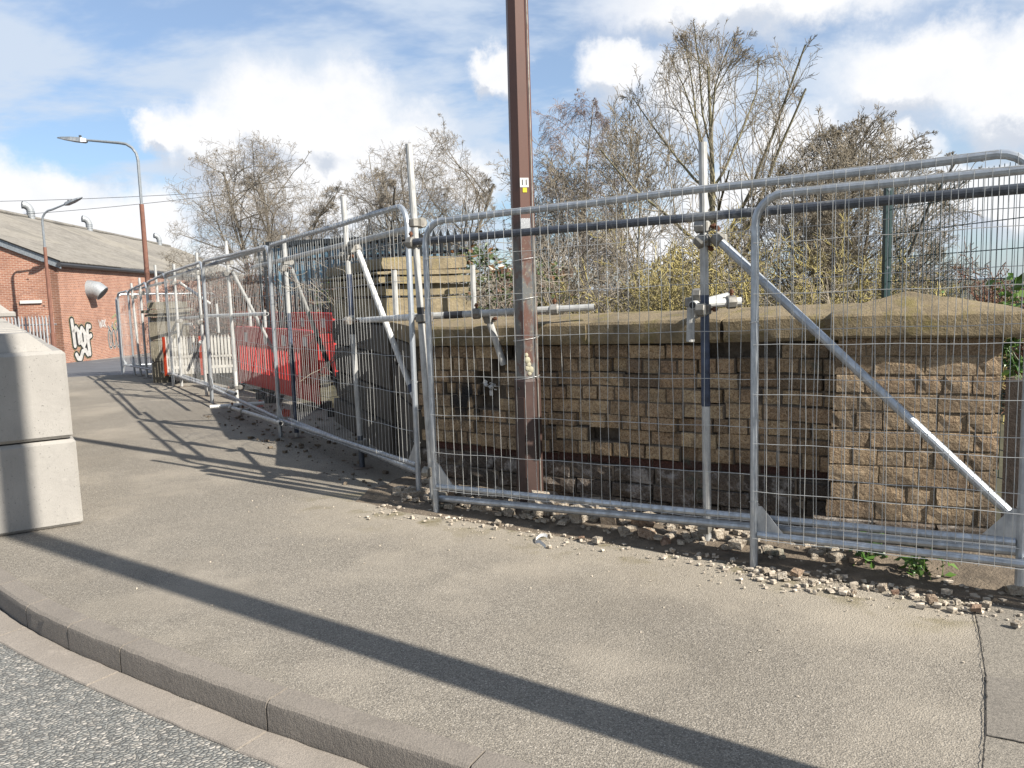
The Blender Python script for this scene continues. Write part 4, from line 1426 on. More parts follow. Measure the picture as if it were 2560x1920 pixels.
def conc_block(s0, z0, key, label, seed, dx=0.0, tall=.6):
    c = BR0 + BD * s0 + BE * dx
    root = empty('concrete_block', (c.x, c.y, z0))
    tag(root, label, 'concrete block', 'interlocking pale concrete blocks')
    ch = .022
    def P(e, l, z_):
        q = c + BE * e + BD * l
        return (q.x, q.y, z0 + z_)
    body = MB()
    rings = []
    H = tall
    for (l, ins) in ((0, ch), (ch, 0), (BLn * .5, 0), (BLn - .012 - ch, 0), (BLn - .012, ch)):
        ring = []
        for (e, z_) in ((ch, 0.004), (0, ch), (0, H * .5), (0, H - ch), (ch, H), (BW * .5, H), (BW - ch, H), (BW, H - ch), (BW, H * .5), (BW, ch), (BW - ch, 0.004)):
            e2 = min(max(e, ins), BW - ins); z2 = min(max(z_, ins + .004), H - ins)
            j = .004 * mnoise.noise((e * 8 + seed, l * 8, z_ * 8))
            ring.append(P(e2 + j, l, z2 + j))
        rings.append(ring)
    body.loft(rings)
    body.build('body', MAT['block'], root)
    if key:
        for kk in range(2):
            kb = MB()
            l0 = .05 + kk * .585; l1 = l0 + .36
            # roof shaped key: wide foot, narrow crest, a bevelled near end
            ring = lambda l, k_, h_: [P(.07 + k_, l, H - .003), P(.20 + k_, l, H + h_), P(BW - .20 - k_, l, H + h_), P(BW - .07 - k_, l, H - .003)]
            kb.loft([ring(l0, 0, .004), ring(l0 + .05, .01, .125), ring(l1 - .05, .01, .125), ring(l1, 0, .004)])
            kb.build('interlock_key', MAT['block'], root)
    return root


for i in range(9):
    up = 'upper concrete block, number %s away along the row at the left edge' % ['nearest', 'second', 'third', 'fourth', 'fifth', 'sixth', 'seventh', 'eighth', 'ninth'][i]
    up = up.replace('number ', '')
    conc_block(i * BLn, .606, True, up, i * 3.1, dx=.008 * math.sin(i * 2.3), tall=.60)
    lo = ('nearest' if i == 0 else ['', 'second', 'third', 'fourth', 'fifth', 'sixth', 'seventh', 'eighth', 'ninth'][i]) + ' lower concrete block along the row at the left edge'
    conc_block(i * BLn, .0, False, lo, i * 5.7 + 1, dx=-.02 + .006 * math.cos(i * 1.9), tall=.60)
conc_block(8.4 * BLn, 1.335, True, 'weathered extra concrete block topping the far end of the row', 77, tall=.10)

# ------------------------------------------------------------------ plastic barriers
def barrier(p, d, L, label, style='red', z0=0.0, H=1.0, seed=0):
    rn = random.Random(seed)
    root = empty('plastic_barrier', (p[0], p[1], z0))
    tag(root, label, 'barrier', 'plastic road barriers behind the fence')
    a = Vector(p); d = Vector(d).normalized(); n = Vector((d.y, -d.x))
    if n.x < 0: n = -n
    def P(s, z_, o=0.):
        q = a + d * s + n * o
        return Vector((q.x, q.y, z0 + z_))
    rz = math.atan2(d.y, d.x)
    def bx(name, s0, s1, zz0, zz1, th, m, o=0.):
        mb = MB(); mb.box(P((s0 + s1) / 2, (zz0 + zz1) / 2, o), (s1 - s0, th, zz1 - zz0), rz)
        return mb.build(name, m, root)
    mm = MAT['red'] if style == 'red' else MAT['barrierwhite']
    if style == 'red': MB().tube([P(.03, H - .03), P(.06, H), P(L / 2, H + .006), P(L - .06, H), P(L - .03, H - .03)], .028, 8).build('top_rail', mm, root, smooth=True)
    if style == 'red':
        bx('upper_board', .02, L - .02, H - .27, H - .015, .035, mm)
        bx('lower_board', .02, L - .02, .12, .34, .035, mm)
        ns = int(L / .125)
        for i in range(ns):
            s = .03 + (L - .06) * i / ns
            bx('slat', s, s + .080, .335, H - .265, .012 if i % 2 else .016, mm)
        for f_ in (.22, .72):
            bx('reflector', L * f_ - .10, L * f_ + .06, H - .225, H - .07, .042, MAT['reflector'])
    else:
        bx('upper_board', .02, L - .02, H - .42, H - .38, .012, mm)
        bx('lower_board', .02, L - .02, .22, .27, .012, mm)
        ns = int(L / .062)
        for i in range(ns):
            s = .03 + (L - .06) * i / ns
            mb = MB()
            q = [(s, .12), (s + .040, .12), (s + .040, H - .07), (s + .020, H), (s, H - .07)]
            vs = [P(u, z_, -.003) for u, z_ in q] + [P(u, z_, .003) for u, z_ in q]
            mb.add(vs, [(0, 1, 2, 3, 4), (9, 8, 7, 6, 5)] + [(i2, (i2 + 1) % 5, 5 + (i2 + 1) % 5, 5 + i2) for i2 in range(5)])
            mb.build('slat', mm, root)
    for s in ((.0, L - .05) if style == 'red' else (.0,)):
        bx('end_post', s, s + .05, .10, H - .02, .05, MAT['orange'] if style != 'red' else mm)
    for s in ((.25, L - .25) if L > .8 else (.2,)):
        f = MB(); f.box(P(s, .05), (.12, .52, .10), rz); f.build('foot', MAT['rubber'], root)
    return root


BL0 = Vector((-2.35, 10.4)); BLd = Vector((-.56, .83)).normalized()
def bl(u, o=0):
    q = BL0 + BLd * u + Vector((BLd.y, -BLd.x)) * o
    return (q.x, q.y)
barrier(bl(-.35, .10), (-.25, .97), .78, 'short red barrier turned end-on against the stepped pier', H=1.08, seed=1)
barrier(bl(.40, .0), BLd, 1.72, 'red barrier with a bright orange edge between pier and corner post', H=1.06, seed=2)
barrier(bl(2.2, .05), BLd, 2.05, 'wide red barrier with two grey reflectors before the white slats', H=1.05, seed=3)
barrier((-6.42, 15.02), (1.0, .10), .62, 'left white slatted barrier with orange post near the small pier', 'white', z0=.06, H=.84, seed=4)
barrier((-5.74, 14.98), (1.0, .16), .66, 'right white slatted barrier beside the wide red barrier', 'white', z0=.06, H=.84, seed=5)
barrier(bl(2.6, 1.15), BLd, 2.0, 'tall red barrier of the back row nearest the stepped pier', z0=.12, H=1.12, seed=6)
barrier(bl(4.7, 1.15), BLd, 2.0, 'tall red barrier in the middle of the back row', z0=.12, H=1.12, seed=7)
barrier(bl(6.8, 1.15), BLd, 2.0, 'tall red barrier of the back row farthest from the stepped pier', z0=.12, H=1.12, seed=8)
ob = MB(); q = bl(.62, -.09); ob.box((q[0], q[1], .62), (.10, .05, .50), math.atan2(BLd.y, BLd.x)); o_ = ob.build('barrier_panel', MAT['orange'])
tag(o_, 'bright orange broken barrier strip leaning on the red barrier', 'barrier strip')
for (u, o, s, lb) in [(.15, -.55, .07, 'orange plastic fragment on the ground beside the stepped pier'), (1.35, -.5, .05, 'small orange plastic fragment under the red barrier')]:
    q = bl(u, o); fb = MB()
    fb.add([(q[0] - s, q[1], .02), (q[0] + s, q[1] - s * .4, .03), (q[0] + s * .7, q[1] + s, .10), (q[0] - s * .5, q[1] + s * .8, .12), (q[0] - s * .8, q[1] + .02, .05), (q[0] + s, q[1] - s * .4 + .02, .06)], [(0, 1, 2, 3), (4, 3, 2, 5), (0, 4, 5, 1), (0, 3, 4), (1, 5, 2)])
    tag(fb.build('plastic_fragment', MAT['orange']), lb, 'plastic fragment')

# ------------------------------------------------------------------ rubble
def rock_mesh(name, seed, m, flat=.6):
    rn = random.Random(seed)
    v = []
    for sz in (-1, 1):
        for sy in (-1, 1):
            for sx in (-1, 1):
                v.append((sx * .5 * rn.uniform(.6, 1.0), sy * .42 * rn.uniform(.55, 1.0), sz * .5 * flat * rn.uniform(.6, 1)))
    v.append((rn.uniform(-.2, .2), rn.uniform(-.15, .15), .62 * flat))
    f = [(0, 2, 3, 1), (4, 5, 8), (5, 7, 8), (7, 6, 8), (6, 4, 8), (0, 1, 5, 4), (2, 6, 7, 3), (0, 4, 6, 2), (1, 3, 7, 5)]
    me = bpy.data.meshes.new(name); me.from_pydata(v, [], f); me.update(); me.materials.append(m)
    return me, v, f


ROCKS = [rock_mesh('rubble_stone', 300 + i, MAT['rubble'], random.choice([.45, .6, .8])) for i in range(10)]
rnd = random.Random(21)
big = [(2.46, -.13, .11), (2.40, -.19, .08), (2.55, -.20, .07), (2.30, -.14, .07), (2.65, -.06, .06), (2.86, -.12, .07), (2.92, -.15, .06), (2.98, -.10, .065), (3.08, -.17, .075), (3.18, -.14, .06), (3.26, -.2, .08), (3.30, -.12, .06),
       (1.52, .10, .16), (1.66, .06, .10), (1.25, .20, .22), (1.05, .17, .24), (.72, .22, .30), (1.45, .22, .2), (.25, .40, .16), (.45, .38, .15), (.02, .36, .14), (1.0, .42, .18), (2.1, -.06, .055), (1.95, -.04, .05), (1.75, -.05, .05), (1.30, -.10, .09), (1.18, -.08, .06),
       (.95, -.12, .05), (.55, -.05, .07), (2.0, .2, .07), (2.7, .12, .09), (-.12, .33, .17), (3.4, .1, .12), (3.55, -.1, .12), (2.75, -.23, .05), (3.42, -.3, .06)]
for i, (t, o, s) in enumerate(big):
    me = ROCKS[i % 10][0]
    ob = bpy.data.objects.new('rubble_stone', me); COL.objects.link(ob)
    p = WB(t, o)
    ob.location = (p.x, p.y, s * .20 + .012 + (.03 if o > .1 else 0))
    ob.rotation_euler = (rnd.uniform(-.25, .25), rnd.uniform(-.25, .25), rnd.uniform(0, 6.3))
    s *= .66 if o < 0 else .8
    ob.scale = (s, s * rnd.uniform(.8, 1.1), s * rnd.uniform(.7, 1.0))
    tag(ob, 'broken piece of buff stone lying in the rubble below the brick wall', 'stone', 'larger rubble stones at the wall foot')


def scatter(name, count, tfun, smin, smax, label, m, seed, zb=0.0):
    rn = random.Random(seed)
    mb = MB()
    for i in range(count):
        p, zz = tfun(rn)
        s = smin * (smax / smin) ** (rn.random() ** 2.2)
        _, v, f = rn.choice(ROCKS)
        an = rn.uniform(0, 6.28); ca, sa = math.cos(an), math.sin(an); fl = rn.uniform(.5, 1.0)
        mb.add([(p[0] + s * (x * ca - y * sa), p[1] + s * (x * sa + y * ca), zz + s * (z_ * fl + .2)) for x, y, z_ in v], f)
    o = mb.build(name, m)
    return tag(o, label, 'gravel', kind='stuff')


def near_wall(rn):
    t = rn.uniform(-.5, 3.9)
    o = min(.5, -.08 + rn.gauss(0, .10) - (.10 if t > 2.0 else 0) * rn.random())
    if rn.random() < .35: o = rn.uniform(-.05, .52)
    p = WB(t, o)
    return (p.x, p.y), 0.006 + (.02 if o > .05 else 0)


def heap(rn):
    t = rn.gauss(2.50, .22) if rn.random() < .6 else rn.gauss(3.05, .25); o = rn.gauss(-.13, .08)
    p = WB(t, o)
    return (p.x, p.y), 0.004


def foot(rn):
    t = rn.uniform(-.5, 2.6); o = rn.uniform(.05, .5)
    p = WB(t, o)
    return (p.x, p.y), .03 + .05 * (o)


def wide(rn):
    t = rn.uniform(-1.5, 4.2); o = -abs(rn.gauss(.25, .8))
    p = WB(t, o)
    return (p.x, p.y), 0.0


def byfence(rn):
    u = rn.uniform(0, 6); o = rn.uniform(-.25, .9)
    q = Vector((-.75, 5.95)) + DA * u + NA * o
    return (q.x, q.y), 0.002


scatter('stone_chips', 1150, near_wall, .006, .032, 'small chips of stone and brick strewn along the wall foot', MAT['stonechips'], 1)
scatter('stone_chips', 190, heap, .008, .05, 'heap of small pale stone chips by the right hand fence leg', MAT['stonechips'], 2)
scatter('stone_chips', 420, foot, .03, .11, 'dusty crumbled stone between fence and brick wall', MAT['rubble'], 3)
scatter('loose_grit', 220, wide, .004, .014, 'loose grit scattered over the footway', MAT['stonechips'], 4)
scatter('loose_grit', 420, byfence, .010, .06, 'dark litter and grit along the foot of the left hand fence', MAT['soil'], 5)
def pierfoot(rn):
    t = rn.uniform(2.3, 3.9); o = rn.uniform(-.12, .42)
    p = WB(t, o)
    return (p.x, p.y), .008 + .05 * max(0, o)


scatter('stone_chips', 420, pierfoot, .006, .045, 'pale crumbs of stone below the sunlit pier', MAT['stonechips'], 6)
# block of stone under the raised fence leg
sb = MB(); sb.box((-.72, 5.90, .04), (.26, .14, .075), rz=.35); tag(sb.build('stone_block', MAT['rubble']), 'brown stone block propping the fence leg left of the brown column', 'stone')
# red brick pad under the scaffold post
sb = MB(); sb.box((1.16, 4.52, .012), (.30, .13, .022), rz=RZB); tag(sb.build('sole_board', MAT['rust']), 'rusty sole plate under the blue scaffold post', 'sole plate')
# scrap of white tape on the footway
tp = MB(); c = WB(.98, -.22)
pts_ = [(c.x + .045 * math.cos(u) * (1 - u * .07), c.y + .05 * math.sin(u), .012 + .012 * math.sin(u * 1.5)) for u in np.linspace(.5, 4.3, 12)] + [(c.x + .02, c.y - .13, .006)]
L_ = []; R_ = []
for p in pts_:
    L_.append((p[0], p[1], p[2])); R_.append((p[0] + .004, p[1] + .012, p[2] + .016))
n_ = len(pts_)
tp.add(L_ + R_, [(i, i + 1, n_ + i + 1, n_ + i) for i in range(n_ - 1)])
tag(tp.build('plastic_strip', MAT['white']), 'curled scrap of white plastic strip on the footway below the fence', 'litter')


# ------------------------------------------------------------------ plants
def tubes_mesh(name, segs, m, parent, n=3):
    """segs: list of (p0, p1, r0, r1); all tubes in one mesh"""
    if not segs: return None
    P0 = np.array([s[0] for s in segs], float); P1 = np.array([s[1] for s in segs], float)
    r0 = np.array([s[2] for s in segs], float); r1 = np.array([s[3] for s in segs], float)
    d = P1 - P0; L = np.linalg.norm(d, axis=1, keepdims=True); d /= np.maximum(L, 1e-6)
    ref = np.where(np.abs(d[:, 2:3]) < .9, np.array([[0, 0, 1.]]), np.array([[1., 0, 0]]))
    x = np.cross(d, ref); x /= np.linalg.norm(x, axis=1, keepdims=True); y = np.cross(d, x)
    N = len(segs)
    V = np.zeros((N, 2 * n, 3))
    for j in range(n):
        a = 2 * math.pi * j / n
        o = x * math.cos(a) + y * math.sin(a)
        V[:, j] = P0 + o * r0[:, None]; V[:, n + j] = P1 + o * r1[:, None]
    off = np.array(ORG.get(parent.name, (0, 0, 0))) if parent is not None else np.zeros(3)
    V = V.reshape(-1, 3) - off
    F = np.zeros((N, n, 4), int); base = np.arange(N) * 2 * n
    for j in range(n):
        k2 = (j + 1) % n
        F[:, j, 0] = base + j; F[:, j, 1] = base + k2; F[:, j, 2] = base + n + k2; F[:, j, 3] = base + n + j
    F = F.reshape(-1, 4)
    me = bpy.data.meshes.new(name)
    me.vertices.add(len(V)); me.vertices.foreach_set('co', V.ravel())
    me.loops.add(F.size); me.loops.foreach_set('vertex_index', F.ravel())
    me.polygons.add(len(F)); me.polygons.foreach_set('loop_start', np.arange(len(F)) * 4)
    me.polygons.foreach_set('loop_total', np.full(len(F), 4))
    me.polygons.foreach_set('use_smooth', np.ones(len(F), bool))
    me.update(calc_edges=True)
    me.materials.append(m)
    o = bpy.data.objects.new(name, me); COL.objects.link(o)
    if parent is not None:
        o.parent = parent; ORG[o.name] = tuple(off)
    return o


class Grow:
    def __init__(s, seed, twig_r=.004, wig=.22, up=.10, droop=0.0):
        s.r = random.Random(seed); s.segs = {}; s.tips = []
        s.twig_r = twig_r; s.wig = wig; s.up = up; s.droop = droop; s.count = 0; s.env = None
    def outside(s, p):
        c, r_ = s.env
        q = sum(((p[i] - c[i]) / r_[i]) ** 2 for i in range(3))
        return p[2] > c[2] - r_[2] * .75 and q > 1 + .35 * mnoise.noise((p[0] * 1.3, p[1] * 1.3, p[2] * 1.3))
    def branch(s, p, d, L, rad, lev, spec):
        r = s.r
        sp = spec[lev]
        n = sp.get('n', 5)
        pts = [p]; dirs = [d]
        cur = Vector(p); dd = Vector(d).normalized()
        wig = sp.get('wig', s.wig); up = sp.get('up', s.up)
        for i in range(n):
            dd = (dd + Vector((r.gauss(0, wig), r.gauss(0, wig), r.gauss(0, wig))) + Vector((0, 0, up))).normalized()
            cur = cur + dd * (L / n)
            pts.append(cur.copy()); dirs.append(dd.copy())
            if s.env is not None and s.outside(cur):
                break
        n = len(pts) - 1
        end = max(s.twig_r, rad * sp.get('taper', .35))
        lst = s.segs.setdefault(lev, [])
        for i in range(n):
            a = rad + (end - rad) * i / n; b = rad + (end - rad) * (i + 1) / n
            lst.append((pts[i], pts[i + 1], a, b))
        s.count += n
        if lev + 1 < len(spec):
            m = sp['kids']
            m = max(1, int(round(m * r.uniform(.75, 1.25))))
            for k_ in range(m):
                f = sp.get('from', .25) + (1 - sp.get('from', .25)) * (k_ + r.random()) / m
                f = min(f, .999)
                i = min(n - 1, int(f * n)); q = f * n - i
                pos = pts[i].lerp(pts[i + 1], q); bd = dirs[i + 1]
                ax, ay, _ = frame_of(bd)
                an = r.uniform(0, 6.283); spread = R(r.uniform(*sp.get('ang', (28, 62))))
                nd = (bd * math.cos(spread) + (ax * math.cos(an) + ay * math.sin(an)) * math.sin(spread)).normalized()
                LL = L * sp.get('len', .6) * r.uniform(.65, 1.2) * (1.15 - .55 * f)
                rr = max(s.twig_r, (rad + (end - rad) * f) * sp.get('rr', .55))
                s.branch(pos, nd, LL, rr, lev + 1, spec)
        else:
            s.tips.append((pts[-1], dirs[-1]))


def tree(name, base, label, H, spec, mt, mc, seed, rad, twig_r=.0045, wig=.16, up=.08, stems=1, lean=(0, 0), buds=None, trunk_levels=2, group=None, spread=.35, budsize=.02, nb=1.0, env=None):
    root = empty(name, base)
    tag(root, label, 'tree' if 'tree' in name else 'shrub', group)
    G_ = Grow(seed, twig_r, wig, up); G_.env = env
    b = Vector(base)
    for i in range(stems):
        if stems == 1: d = Vector((lean[0], lean[1], 1))
        else:
            an = 2 * math.pi * i / stems + G_.r.uniform(-.4, .4)
            d = Vector((math.cos(an) * spread * G_.r.uniform(.4, 1.2) + lean[0], math.sin(an) * spread * G_.r.uniform(.4, 1.2) + lean[1], 1))
        G_.branch(b + Vector((G_.r.uniform(-.12, .12), G_.r.uniform(-.12, .12), 0)) * (stems > 1), d, H * G_.r.uniform(.85, 1.05), rad * (1 if stems == 1 else G_.r.uniform(.6, 1)), 0, spec)
    tr = [q for l in range(trunk_levels) for q in G_.segs.get(l, [])]
    cr = [q for l in range(trunk_levels, len(spec)) for q in G_.segs.get(l, [])]
    tubes_mesh('trunk', tr, mt, root, 6)
    tubes_mesh('crown', cr, mc, root, 3)
    if buds is not None:
        mb = MB(); rr = random.Random(seed + 1)
        for (p, d) in G_.tips:
            if rr.random() > nb: continue
            for q in range(2):
                c = p - d * rr.uniform(0, .25) + Vector((rr.uniform(-.02, .02),) * 3)
                u = Vector((rr.uniform(-1, 1), rr.uniform(-1, 1), rr.uniform(-1, 1))).normalized()
                v_ = u.cross(Vector((rr.uniform(-1, 1), rr.uniform(-1, 1), rr.uniform(-1, 1)))).normalized()
                sz = budsize * rr.uniform(.6, 1.4)
                mb.add([c - u * sz, c + v_ * sz * .5, c + u * sz, c - v_ * sz * .5], [(0, 1, 2, 3)])
        tag(mb.build('buds', buds, root), kind='stuff')
    return root, G_


haw = [dict(n=7, kids=16, ang=(25, 68), len=.60, rr=.5, wig=.13, up=.04, **{'from': .14}), dict(n=6, kids=8, ang=(25, 70), len=.55, rr=.5, wig=.20, up=.05), dict(n=5, kids=7, ang=(30, 75), len=.55, rr=.55, wig=.24, up=.03), dict(n=4, kids=5, ang=(30, 75), len=.62, rr=.7, wig=.28, up=.02), dict(n=3, wig=.3)]
tree('hawthorn_tree', (-5.85, 20.0, -.4), 'bare twiggy hawthorn tree left of centre behind the red barriers', 5.6, haw, MAT['bark_grey'], MAT['twig_grey'], 3, .085, .0028, trunk_levels=2, stems=3, spread=.16, nb=.12, budsize=.013, env=((-6.15, 20, 2.6), (2.1, 2.0, 2.75)))
tree('hawthorn_tree', (-1.9, 17.5, -.3), 'bare hawthorn tree behind the stepped pier, left of the brown column', 4.9, haw, MAT['bark_grey'], MAT['twig_grey'], 8, .075, .0027, trunk_levels=2, stems=3, spread=.24, nb=.10, budsize=.013, env=((-1.85, 17.5, 2.9), (1.55, 1.6, 2.0)))
birch = [dict(n=9, kids=24, ang=(20, 45), len=.36, rr=.32, wig=.05, up=.10, taper=.12, **{'from': .22}), dict(n=6, kids=9, ang=(20, 50), len=.55, rr=.45, wig=.14, up=-.02), dict(n=6, kids=7, ang=(20, 45), len=.75, rr=.6, wig=.16, up=-.16), dict(n=5, kids=2, len=.6, wig=.14, up=-.22, rr=.9), dict(n=3, wig=.15, up=-.2)]
tree('birch_tree', (2.05, 24.0, -.6), 'pale birch tree with fine drooping purple twigs right of the brown column', 7.3, birch, MAT['birchbark'], MAT['birchtwig'], 5, .10, .0042, trunk_levels=1, env=((2.0, 24, 4.0), (1.35, 1.4, 3.0)))
maple = [dict(n=8, kids=16, ang=(24, 55), len=.75, rr=.55, wig=.05, up=.10, taper=.16, **{'from': .24}), dict(n=8, kids=9, ang=(22, 48), len=.50, rr=.48, wig=.09, up=.10), dict(n=5, kids=7, ang=(22, 55), len=.52, rr=.55, wig=.13, up=.09), dict(n=4, kids=4, ang=(25, 55), len=.55, rr=.7, wig=.15, up=.08), dict(n=3, wig=.16, up=.05)]
tree('maple_tree', (3.42, 15.0, -.4), 'tallest bare tree with upswept branches beside the blue scaffold post', 5.9, maple, MAT['maplebark'], MAT['mapletwig'], 14, .105, .0034, trunk_levels=2, lean=(.03, 0), env=((3.75, 15, 3.5), (1.95, 1.9, 2.4)))
bush = [dict(n=6, kids=12, ang=(20, 55), len=.62, rr=.5, wig=.10, up=.05, **{'from': .12}), dict(n=6, kids=8, ang=(20, 50), len=.55, rr=.5, wig=.14, up=.04), dict(n=5, kids=6, ang=(22, 55), len=.55, rr=.6, wig=.16, up=.03), dict(n=4, kids=4, ang=(25, 55), len=.6, rr=.8, wig=.18, up=.02), dict(n=3, wig=.18)]
tree('dome_tree', (5.35, 13.2, -.2), 'dense rounded bare tree behind the peaked pier cap at the right', 4.0, bush, MAT['bark_grey'], MAT['mapletwig'], 23, .06, .0034, trunk_levels=2, stems=9, spread=.55, env=((5.3, 13.2, 1.8), (1.8, 1.8, 2.2)))
tree('sapling_tree', (1.05, 21.0, -.3), 'thin bare tree just left of the birch behind the brown column', 4.2, bush, MAT['bark_grey'], MAT['twig_grey'], 29, .05, .005, trunk_levels=1, stems=2, spread=.2)
tree('sapling_tree', (2.9, 19.0, -.3), 'thin greenish tree between the birch and the tallest tree', 4.3, maple, MAT['maplebark'], MAT['mapletwig'], 31, .07, .005, trunk_levels=1)
# lichen yellow thicket behind the wall
thick = [dict(n=6, kids=8, ang=(25, 70), len=.55, rr=.6, wig=.20, up=.02, **{'from': .08}), dict(n=5, kids=6, ang=(25, 75), len=.55, rr=.65, wig=.26, up=.0), dict(n=4, kids=4, ang=(30, 80), len=.6, rr=.8, wig=.30, up=.0), dict(n=3, wig=.3)]
rnd = random.Random(77)
THK = [(.75, 9.6, 1.9), (1.55, 9.3, 2.0), (2.3, 9.0, 2.2), (3.0, 8.6, 2.1), (3.7, 8.2, 1.7), (4.3, 8.6, 1.6), (1.9, 11.2, 2.7), (2.9, 11.0, 2.7), (3.9, 10.6, 2.4), (0.9, 11.8, 2.3), (4.9, 10.2, 1.9), (5.6, 10.0, 1.7)]
for i, (x, y, h) in enumerate(THK):
    tree('lichen_shrub', (x, y, -.1), 'tangled yellow-green lichened shrub in the thicket behind the brick wall', h * .85, thick, MAT['lichentwig'], MAT['lichentwig'] if i % 3 else MAT['mapletwig'], 200 + i, .022, .0042, trunk_levels=1, stems=9, spread=.62, group='lichened shrubs behind the wall')
for i, (x, y, h) in enumerate([(-.2, 13.5, 2.6), (1.2, 14.5, 3.0), (2.6, 14.0, 2.9), (4.4, 14.5, 2.6), (6.3, 13.0, 2.0), (7.4, 12.5, 1.9), (-3.6, 16.5, 2.6), (-8.3, 22.5, 2.6), (-6.6, 22, 2.4), (-4.6, 21, 2.6)]):
    tree('hedge_shrub', (x, y, -.2), 'grey-brown leafless shrub in the tangled hedge line beyond the wall', h * .8, thick, MAT['bark_grey'], MAT['twig_grey'], 300 + i, .022, .005, trunk_levels=1, stems=9, spread=.55, group='leafless hedge shrubs in the background')
# red bramble thickets
for i, (x, y, h) in enumerate([(-3.9, 16.2, 1.9), (-4.9, 17.4, 2.1), (-5.9, 18.6, 2.2), (-6.9, 19.8, 2.3), (-2.9, 15.0, 1.7), (-7.9, 20.6, 2.3), (6.2, 9.6, 1.7), (5.6, 8.4, 1.5), (7.0, 9.4, 1.7)]):
    tree('bramble', (x, y, -.2), ('reddish bramble thicket of arching stems behind the red and white barriers' if x < 0 else 'reddish bramble thicket behind the green mesh fence at the right'), h, thick, MAT['bramble'], MAT['bramble'], 400 + i, .012, .0048, trunk_levels=1, stems=10, spread=.6, up=-.04, group='red bramble thickets behind barriers and fence')


def leaf_mass(name, pts, size, m, parent, seed):
    rr = random.Random(seed); mb = MB()
    for p in pts:
        c = Vector(p)
        u = Vector((rr.gauss(0, 1), rr.gauss(0, 1), rr.gauss(0, .7))).normalized()
        v_ = u.cross(Vector((rr.gauss(0, 1), rr.gauss(0, 1), rr.gauss(0, 1)))).normalized()
        s = size * rr.uniform(.5, 1.3)
        nrm = u.cross(v_) * s * .18
        mb.add([c - u * s, c - v_ * s * .55 + nrm, c + u * s, c + v_ * s * .55 + nrm], [(0, 1, 2), (0, 2, 3)])
    return mb.build(name, m, parent)


def ivy(base, w_, h, dpt, n, label, seed, dead=.0):
    rr = random.Random(seed)
    root = empty('ivy_bush', base); tag(root, label, 'shrub')
    pts = []
    for i in range(n):
        a = rr.random(); zz = rr.random() ** .8 * h
        prof = math.sqrt(max(0, 1 - (zz / h) ** 2.2)) * (1 + .35 * mnoise.noise((a * 7, zz * 3, seed)))
        pts.append((base[0] + rr.uniform(-1, 1) * w_ * prof, base[1] + rr.uniform(-1, 1) * dpt, base[2] + zz + .15 * mnoise.noise((a * 9, zz * 4, seed + 3))))
    leaf_mass('leaves', pts, .034, MAT['ivy'], root, seed)
    if dead:
        q = [p for p in pts if rr.random() < dead]
        leaf_mass('dead_fronds', [(p[0] + rr.gauss(0, .1), p[1] - dpt * rr.random(), p[2] + rr.gauss(0, .1)) for p in q], .045, MAT['deadleaf'], root, seed + 5)
    G2 = Grow(seed, .004, .25, .0)
    for i in range(14):
        G2.branch(Vector(base) + Vector((rr.uniform(-w_, w_) * .7, rr.uniform(-dpt, dpt), 0)), Vector((rr.gauss(0, .3), rr.gauss(0, .3), 1)), h * rr.uniform(.7, 1.15), .012, 0, thick[:1] + thick[2:])
    tubes_mesh('stems', [q for l in G2.segs.values() for q in l], MAT['twig_grey'], root, 3)
    return root


ivy((-.35, 9.7, -.1), .8, 2.15, .5, 1500, 'dark ivy bush with dead brown fronds left of the brown column', 61, .08)
ivy((.35, 10.2, -.1), .75, 2.0, .5, 900, 'dark ivy bush with rusty fronds right behind the brown column', 62, .10)
ivy((-3.3, 15.2, -.1), .9, 1.9, .5, 1500, 'dark green ivy mound behind the red barriers', 63, .03)
ivy((-5.0, 18.6, -.1), .8, 2.4, .6, 1300, 'dark evergreen bush under the left hawthorn tree', 64, .02)


def weed(base, n, h, label, seed, sz=.03):
    rr = random.Random(seed)
    root = empty('weed', base); tag(root, label, 'weed')
    st = []; pts = []
    for i in range(n):
        p = Vector(base) + Vector((rr.gauss(0, .05), rr.gauss(0, .03), 0)); d = Vector((rr.gauss(0, .35), rr.gauss(0, .35), 1)).normalized()
        for k_ in range(5):
            q = p + d * h / 5
            st.append((p, q, .0025, .002)); p = q
            for u in range(2): pts.append(p + Vector((rr.gauss(0, .025), rr.gauss(0, .025), rr.gauss(0, .012))))
            d = (d + Vector((rr.gauss(0, .15), rr.gauss(0, .15), 0))).normalized()
    tubes_mesh('stem', st, MAT['weed'], root, 3)
    leaf_mass('leaves', pts, sz, MAT['weed'], root, seed)


c = WB(2.72, .16); weed((c.x, c.y, .03), 7, .16, 'fresh green weed growing at the foot of the brick wall', 1)
c = WB(2.98, .13); weed((c.x, c.y, .03), 5, .10, 'low green weed sprouting beside the sunlit pier foot', 2, .028)
c = WB(3.40, .66); weed((c.x, c.y, .98), 7, .26, 'green weed growing on top of the pebbledash post', 3, .032)
c = WB(3.36, .95); weed((c.x, c.y, 1.15), 6, .36, 'leafy green weed behind the peaked pier cap at the right edge', 4, .035)
c = WB(2.98, .95); weed((c.x, c.y, 1.20), 6, .22, 'small tuft of weed behind the apex of the pier cap', 5, .02)

